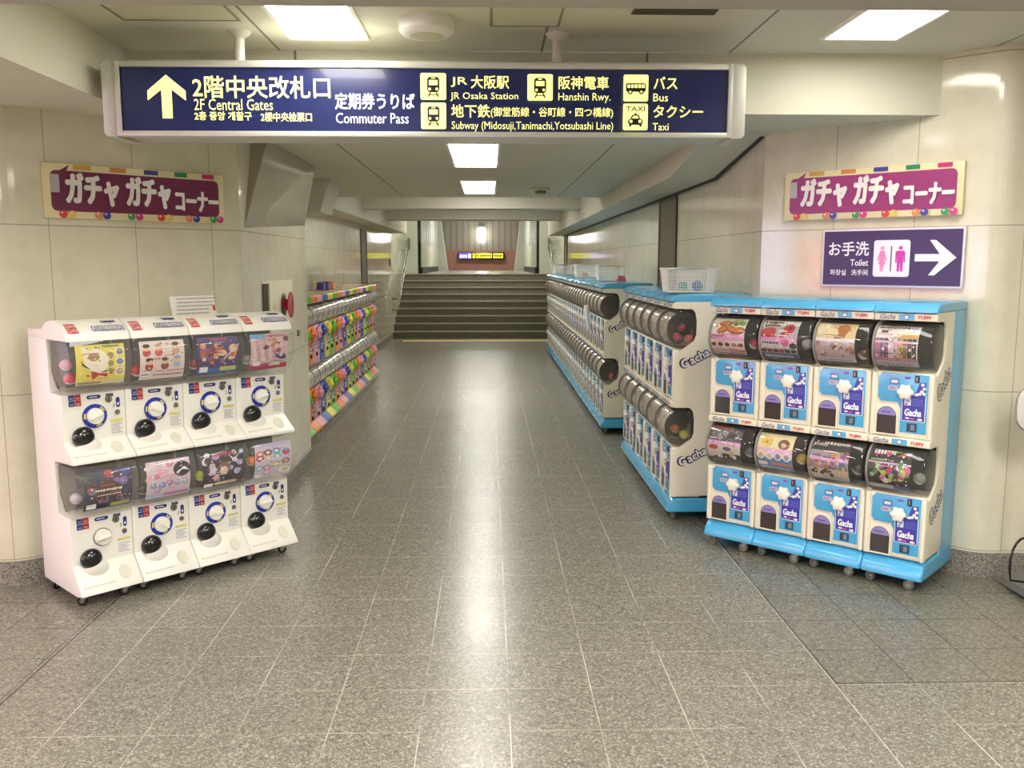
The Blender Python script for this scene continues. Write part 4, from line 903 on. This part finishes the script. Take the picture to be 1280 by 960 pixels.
# ------------------------------------------------------------------ capsules in the domes, baskets and small things
def capsule(p, top, bot, label, group='toy capsules', r=.03, tilt=.5):
    t = thing('capsule', label, 'capsule', p, 0, group); t.rotation_euler = (tilt, .3, 0)
    MB().ball((0, 0, 0), r, mat(bot, .25, coat=.3), seg=18, rings=8, half='bottom').build('bottom_half', t)
    mb = MB(); mb.ball((0, 0, .0005), r * .99, mat(top, .2, coat=.3), seg=18, rings=8, half='top'); mb.lathe([(r * 1.0, -.002), (r * 1.04, -.002), (r * 1.04, .002), (r * 1.0, .002)], Matrix.Identity(4), mat(top, .2, coat=.3), 18); mb.build('top_half', t)
    return t
def at(base, rz, x, d, z):
    return (base[0] + x * math.cos(rz) - d * math.sin(rz), base[1] + x * math.sin(rz) + d * math.cos(rz), z)
B0 = (1.224, 4.930); a0 = math.radians(-43.36); BWP = .2971
nm = ['the leftmost', 'the second', 'the third', 'the rightmost']
for i, z, c1, c2, w in ((0, 1.165, 'B8325A', 'E9E2E2', 'crimson'), (1, 1.18, 'B9BBC0', '8E9096', 'silver'), (2, 1.15, '5A3A30', 'D8D2CC', 'brown'), (0, .565, '6A6A70', 'BFBFC2', 'grey'), (1, .57, 'C9AA3A', 'E6E2D2', 'mustard'), (2, .56, '3A3A44', 'C9C9CC', 'charcoal'), (3, .56, '8A8E8A', 'C9CCC8', 'ashen')):
    capsule(at(B0, a0, BWP * i + .235, .075, z), c1, c2, '%s capsule at the right end of the %s dome of %s facing blue machine' % (w, 'upper' if z > 1 else 'lower', nm[i]), 'capsules in the facing blue machines')
WB = (-1.887, 4.029); aw = PI / 4
for i, x, d, z, c1, c2, w in ((0, .04, .08, 1.075, 'D84A6E', 'EFE6EA', 'rose'), (0, .045, .13, 1.135, 'E2A6B4', 'EFE6EA', 'pale pink'), (1, .042, .045, 1.09, 'B4323A', 'E9E2E2', 'red'), (2, .038, .04, 1.1, '8A3A34', 'D8CFC8', 'maroon'), (3, .038, .04, 1.1, '8E8A80', 'D8D6CE', 'grey'), (0, .04, .1, .51, 'C9C0CE', 'EDE9EE', 'lilac'), (1, .042, .05, .51, '3E4A3A', 'C9CCC0', 'dark green'), (2, .038, .03, .53, '9AA63A', 'D8D8B8', 'olive green'), (3, .038, .03, .56, 'D9763A', 'EADCCB', 'orange')):
    capsule(at(WB, aw, .2917 * i + x, d, z), c1, c2, '%s capsule at the left of the %s dome in %s white machine' % (w, 'upper' if z > 1 else 'lower', nm[i]), 'capsules in the white machines', .027)
for d, z, dy, c1, c2, w in ((.05, 1.15, .05, 'B0405E', '7A3A44', 'crimson'), (.125, 1.14, .06, 'C9705E', 'D8B46A', 'coral'), (.09, 1.21, .10, '8E3A4E', 'C98A8A', 'dark rose'), (.11, .545, .05, 'C8C05A', 'E0DCB0', 'yellow'), (.065, .575, .11, 'C87A4A', 'D8C8B0', 'orange')):
    capsule((MIDX + d, MIDY + dy, z), c1, c2, '%s capsule behind the round end of the %s dome of the short blue row' % (w, 'upper' if z > 1 else 'lower'), 'capsules at the end of the short row')
capsule((FARX + .1, FARY + .06, .55), 'C0466A', 'D8B0B8', 'pink capsule behind the round lower dome end of the long blue row', 'capsules at the end of the long row')
# the wire-look basket on the short row, with two ball capsules
def basket(label, loc, rz, L, Wd, H, cells=True, body=None):
    t = thing('basket', label, 'basket', loc, rz, 'white plastic baskets on the blue rows'); wm = mat('F0F0EC', .35); tp = .14
    P = lambda u, v, z: Vector(((u - .5) * L * (1 + tp * z / H * .9), (v - .5) * Wd * (1 + tp * z / H), z))
    mb = MB(); c = [P(0, 0, H), P(1, 0, H), P(1, 1, H), P(0, 1, H), P(0, 0, H)]
    mb.tube([(c[0] + c[1]) / 2] + [p for p in c[1:]] + [(c[0] + c[1]) / 2], .006, wm, 8); mb.build('rim', t)
    mb = MB(); a, b, c_, d_ = P(0, 0, 0), P(1, 0, 0), P(1, 1, 0), P(0, 1, 0); z = Vector((0, 0, .004)); mb.add([a, b, c_, d_, a + z, b + z, c_ + z, d_ + z], [[0, 3, 2, 1], [4, 5, 6, 7], [0, 1, 5, 4], [1, 2, 6, 5], [2, 3, 7, 6], [3, 0, 4, 7]], wm); mb.build('bottom', t, smooth=False)
    for s, (f, n) in enumerate(((lambda q, z: P(q, 0, z), L), (lambda q, z: P(1, q, z), Wd), (lambda q, z: P(q, 1, z), L), (lambda q, z: P(0, q, z), Wd))):
        mb = MB()
        if cells:
            k = max(6, int(n / .013))
            for j in range(k + 1): mb.tube([f(j / k, .002), f(j / k, H)], .0016, wm, 5)
            for j in range(1, int(H / .013)): zz = j * .013; mb.tube([f(0, zz), f(1, zz)], .0016, wm, 5)
        else:
            o = f(0, 0); e = f(1, 0); g = f(1, H); h = f(0, H); nn = (e - o).cross(h - o).normalized() * .003
            mb.add([o, e, g, h, o - nn, e - nn, g - nn, h - nn], [[0, 1, 2, 3], [7, 6, 5, 4], [0, 4, 5, 1], [1, 5, 6, 2], [2, 6, 7, 3], [3, 7, 4, 0]], body or wm)
        mb.build('side', t, smooth=False)
    return t
basket('white lattice basket holding a green and a blue ball, on the short blue row', (1.25, 5.62, 1.421), 0, .27, .22, .145)
capsule((1.21, 5.58, 1.457), '3FA07A', '9AD2B4', 'green ball in the white basket on the short blue row', 'balls in the basket', .03); capsule((1.30, 5.58, 1.46), '2F5FB8', '3F78CC', 'blue ball in the white basket on the short blue row', 'balls in the basket', .033)
MILK = clear_mat('milky_plastic', 'FAFAF8', .8, 'FFFFFF')
basket('nearest white basket on the long blue row, with a pink slip beside it', (1.26, 9.35, 1.421), 0, .24, .26, .15, True)
basket('middle white basket on the long blue row, with something orange inside', (1.26, 11.6, 1.421), 0, .26, .3, .16, True)
basket('farthest white basket on the long blue row, next to the stair handrail', (1.26, 15.2, 1.421), 0, .26, .3, .15, True)
tag(MB().prism([(-.05, 0), (.05, 0), (.04, .05), (-.02, .06)], -.04, .04, mat('D8707E', .5), 'y', .004).build('paper_slip'), 'crumpled pink slip on top of the long blue row', 'paper').location = (1.33, 9.05, 1.421)
tag(MB().ball((0, 0, 0), .04, mat('D8A060', .5), (1, 1, .7), 14, 8).build('orange_bag'), 'small orange packet in the middle basket of the long row', 'packet').location = (1.24, 11.6, 1.455)
mb = MB(); mb.box((-.02, -.03, 0), (.02, .03, .25), mat('EDEDEA', .4), .012, 3); st = tag(mb.build('plastic_paddle'), 'white plastic paddle sticking out from the long blue row below its top domes', 'paddle'); st.location = (1.02, 9.1, .93); st.rotation_euler = (0, -.12, .2)
# things on the left row
t = thing('display_tray', 'clear acrylic tray holding small packets on top of the coloured row', 'tray', (-1.84, 10.3, 1.303))
MB().box((-.09, -.55, 0), (.09, .55, .006), CLEAR, .001).build('tray_base', t, smooth=False); MB().box((-.095, -.55, .0), (-.09, .55, .2), CLEAR).build('tray_back', t, smooth=False); MB().box((-.09, .5, 0), (.09, .506, .15), CLEAR).build('tray_end', t, smooth=False)
for k, (y, c, n) in enumerate(((9.95, '4A4A86', 'navy'), (10.25, '5A4A8E', 'violet'), (10.55, 'E08A5A', 'orange'))):
    tag(MB().prism([(-.08, 0), (.08, 0), (.05, .06), (.0, .085), (-.05, .06)], -.04, .04, mat(c, .4), 'x', .01).build('packet'), '%s packet in the clear tray on the coloured row' % n, 'packet', 'packets in the tray').location = (-1.84, y, 1.31)
mb = MB(); mb.box((-.05, -.06, 0), (.05, .06, .18), CLEAR, .004); tag(mb.build('clear_box'), 'upright clear plastic box on the coloured row', 'box').location = (-1.83, 11.1, 1.303)
# notice leaning behind the white machines
t = thing('paper_notice', 'white printed paper notice standing on the white machines, leaning on the wall', 'notice', at(WB, aw, .665, .32, 1.298), aw); t.rotation_euler = (-.30, 0, aw)
MB().box((0, 0, 0), (.25, .002, .135), mat('F1EFE6', .5)).build('sheet', t, smooth=False)
A = Art(plane_map((0, -.0003, 0), (.25, 0, 0), (0, 0, .135), .0003))
for k in range(6): ticks(A, 80 + k, .08, .12 + .135 * k, .8 if k in (1, 2) else .92, .17 + .135 * k, mat('8E8A84', .5), 16)
A.rect(.84, .3, .9, .52, mat('C03A3A', .5)); A.build('print', t)
# fire alarm hatch and red lamp on the pillar
t = thing('alarm_hatch', 'cream alarm hatch let into the left pillar, with a dark slot', 'hatch', (LX, 5.72, 1.10))
MB().box((0, .0, 0), (.008, .86, .385), mat('E6E0C4', .4), .002).build('plate', t); MB().box((.004, -.005, .0), (.012, .105, .37), mat('3E3826', .5)).build('slot', t, smooth=False); MB().box((.004, .105, 0), (.02, .13, .37), mat('B8A880', .4), .002).build('slot_edge', t)
mb = MB(); Mh = rot_to((1, 0, 0), (.0085, .29, .2)); mb.lathe([(.0, .0), (.035, .0), (.033, .0015)], Mh @ Matrix.Diagonal((1.6, 1.2, 1, 1)), mat('D3C9A4', .4), 20); mb.build('speaker_boss', t)
t = thing('alarm_lamp', 'round red alarm lamp with flanges on the left pillar', 'lamp', (LX + .0095, 6.27, 1.315)); Mh = rot_to((1, 0, 0), (0, 0, 0))
MB().lathe([(.0, .0), (.08, .0), (.08, .006), (.05, .012), (0, .012)], Mh, mat('8A8478', .35, .5), 28).build('back_flange', t); MB().lathe([(.045, .011), (.034, .034), (.0, .038)], Mh, mat('D21F4A', .25, coat=.5), 28).build('lens', t); MB().lathe([(.028, .032), (.088, .046), (.093, .051), (.08, .055), (.028, .052), (0, .062)], Mh, mat('B3223A', .3, coat=.4), 28).build('red_shade', t)
# call-point plate lower on the pillar, wall switch by the stairs
tag(MB().box((0, 0, 0), (.01, .06, .045), mat('5A564C', .5), .003).build('wall_plate'), 'small dark plate on the pillar below the alarm lamp', 'plate').location = (LX, 6.72, 1.06)
tag(MB().box((0, 0, 0), (.02, .09, .14), mat('2A2925', .4), .004).build('wall_switch'), 'small black switch box on the left wall beside the stairs', 'switch').location = (-2.05, 18.75, 1.55)
# handrails
RAIL = mat('9C9B94', .32, 1.0)
def handrail(label, x, wall):
    t = thing('handrail', label, 'handrail', (x, 19.2, 0)); sl = .15 / .31; y1 = 2.75
    for zz, nme in ((.86, 'upper_rail'), (.63, 'lower_rail')):
        wl = wall - x
        mb = MB(); mb.tube([(wl, -.1, zz - .01), (0.0, -.1, zz - .01), (0, -.04, zz), (0, y1, zz + sl * y1), (0, y1 + .2, zz + sl * y1)], .02, RAIL, 12); mb.build(nme, t)
    for q in (.5, 1.5, 2.5):
        mb = MB(); mb.tube([(wall - x, q, .7 + sl * q), (0, q, .7 + sl * q), (0, q, .86 + sl * q)], .008, STEEL, 8); mb.tube([(0, q, .7 + sl * q), (0, q, .63 + sl * q)], .008, STEEL, 8); mb.build('bracket', t)
    MB().tube([(0, y1 + .2, .86 + sl * y1), (0, y1 + .25, .6 + sl * y1), (0, y1 + .2, .63 + sl * y1)], .018, RAIL, 10).build('return_bend', t)
    return t
handrail('double steel handrail on the left of the stairs', -1.93, -2.05); handrail('double steel handrail on the right of the stairs, behind the long blue row', 1.48, 1.6)
# far hall: lit direction sign and lantern
t = thing('far_sign', 'small lit sign strip, half violet half yellow, on the far brown wall', 'sign', (-.25, 32.9, 1.74))
MB().box((-.85, -.05, 0), (.85, .05, .25), BLACK, .005).build('housing', t)
A = Art(plane_map((-.85, -.051, 0), (1.7, 0, 0), (0, 0, .25), .002)); A.rect(.02, .1, .29, .9, mat('6A5AD2', .5, emit=.8)); ticks(A, 90, .04, .2, .2, .6, mat('F2EEFF', .5, emit=1.2), 4); A.rect(.22, .2, .27, .8, mat('F2EEFF', .5, emit=1.2))
for q, (a, b) in enumerate(((.31, .37), (.39, .46), (.47, .72), (.75, .96))): A.rect(a, .18, b, .85, mat('E2DC3A', .5, emit=.8)); ticks(A, 92 + q, a + .01, .35, b - .01, .65, mat('3A3610', .5), 6)
A.build('lettering', t)
t = thing('wall_lantern', 'tall white glowing lantern on the far brown wall', 'lamp', (-.24, 32.95, 2.35))
mb = MB(); mb.prism([(-.11, 0), (.11, 0), (.14, .12), (.14, .48), (.11, .52), (-.11, .52), (-.14, .48), (-.14, .12)], -.2, .0, mat('FFFFFF', .5, emit=9), 'y', .02); mb.build('lamp_glass', t); MB().box((-.12, -.22, .56), (.12, .05, .7), mat('5A5548', .5), .01).build('cap', t); MB().box((-.03, -.1, .51), (.03, .05, .57), STEEL).build('stem', t)
# ceiling fittings
t = thing('ceiling_speaker', 'round white drum fitting on the ceiling above the hanging sign', 'ceiling fitting', (-.26, 4.02, 2.635))
MB().lathe([(.12, .0), (.12, -.05), (.105, -.066), (.085, -.07)], Matrix.Identity(4), mat('EDEBE0', .35), 32).build('drum', t); MB().lathe([(.086, -.067), (.06, -.074), (0, -.076)], Matrix.Identity(4), mat('C9CCA8', .3), 32).build('face', t)
def hatch(label, x0, y0, x1, y1):
    t = thing('ceiling_hatch', label, 'ceiling hatch', ((x0 + x1) / 2, (y0 + y1) / 2, 2.635), 0, 'ceiling hatches'); a, b = (x1 - x0) / 2, (y1 - y0) / 2
    MB().box((-a + .012, -b + .012, -.004), (a - .012, b - .012, 0), mat('CFCDB4', .5)).build('cover', t, smooth=False); mb = MB()
    for lo, hi in (((-a, -b, -.006), (-a + .01, b, 0)), ((a - .01, -b, -.006), (a, b, 0)), ((-a, -b, -.006), (a, -b + .01, 0)), ((-a, b - .01, -.006), (a, b, 0))): mb.box(lo, hi, mat('8E8C7A', .5))
    mb.build('frame', t, smooth=False)
hatch('square ceiling hatch left of the hanging sign post', -1.56, 3.55, -1.06, 4.05); hatch('square ceiling hatch above the middle of the hanging sign', .01, 3.6, .315, 4.11)
t = thing('air_slot', 'narrow dark air slot in the ceiling right of the hatch', 'vent', (.775, 3.86, 2.635)); MB().box((-.175, -.05, -.004), (.175, .05, 0), mat('6E6A52', .6)).build('slot_plate', t, smooth=False); mb = MB()
for k in range(3): mb.box((-.17, -.035 + .03 * k, -.007), (.17, -.025 + .03 * k, -.003), mat('4A4738', .6))
mb.build('blade', t, smooth=False)
t = thing('smoke_detector', 'small round smoke detector on the corridor ceiling', 'smoke detector', (.515, 9.05, 2.34))
MB().lathe([(.1, 0), (.1, -.015), (.07, -.03)], Matrix.Identity(4), mat('CFC9A8', .4), 28).build('base', t); MB().lathe([(.06, -.028), (.055, -.055), (.0, -.06)], Matrix.Identity(4), mat('7A6E4A', .4), 28).build('sensor', t)
# the stand cut off by the right edge of the picture
t = thing('floor_stand', 'grey based stand with wire hoop and pale oval panel at the right edge', 'stand', (2.65, 4.05, 0))
MB().prism([(-.10, .02), (-.09, .05), (.02, .085), (.36, .085), (.40, .02)], -.2, .2, mat('6A6862', .5), 'y', .012).build('base_plate', t)
for x in (-.04, .33):
    for y in (-.13, .13): MB().cyl((x, y - .012, .018), (x, y + .012, .018), .018, RUBBER, 14).build('roller', t)
MB().tube([(-.03, 0, .082)] + [(-.165 + .1 * (1 - math.cos(q * .26)) - .04 * math.sin(q * .26), 0, .1 + .21 * math.sin(q * .26)) for q in range(0, 9)] + [(-.0, 0, .5), (.05, 0, .7)], .006, BLACK, 8).build('wire_hoop', t)
MB().cyl((.1, 0, .08), (.1, 0, .85), .016, STEEL).build('pole', t)
pts = [(-.17 + .0, .0)]
mb = MB(); prof = [(.12 + .32 * math.copysign(abs(math.cos(a)) ** .6, math.cos(a)), .93 + .13 * math.copysign(abs(math.sin(a)) ** .6, math.sin(a))) for a in [2 * PI * k / 32 for k in range(32)]]
mb.prism(prof, -.012, .012, mat('D9D6D0', .35), 'y', .004); mb.build('panel', t); MB().tube([(a, 0, b) for a, b in prof + prof[:1]], .006, mat('8A8780', .4), 8).build('panel_rim', t)
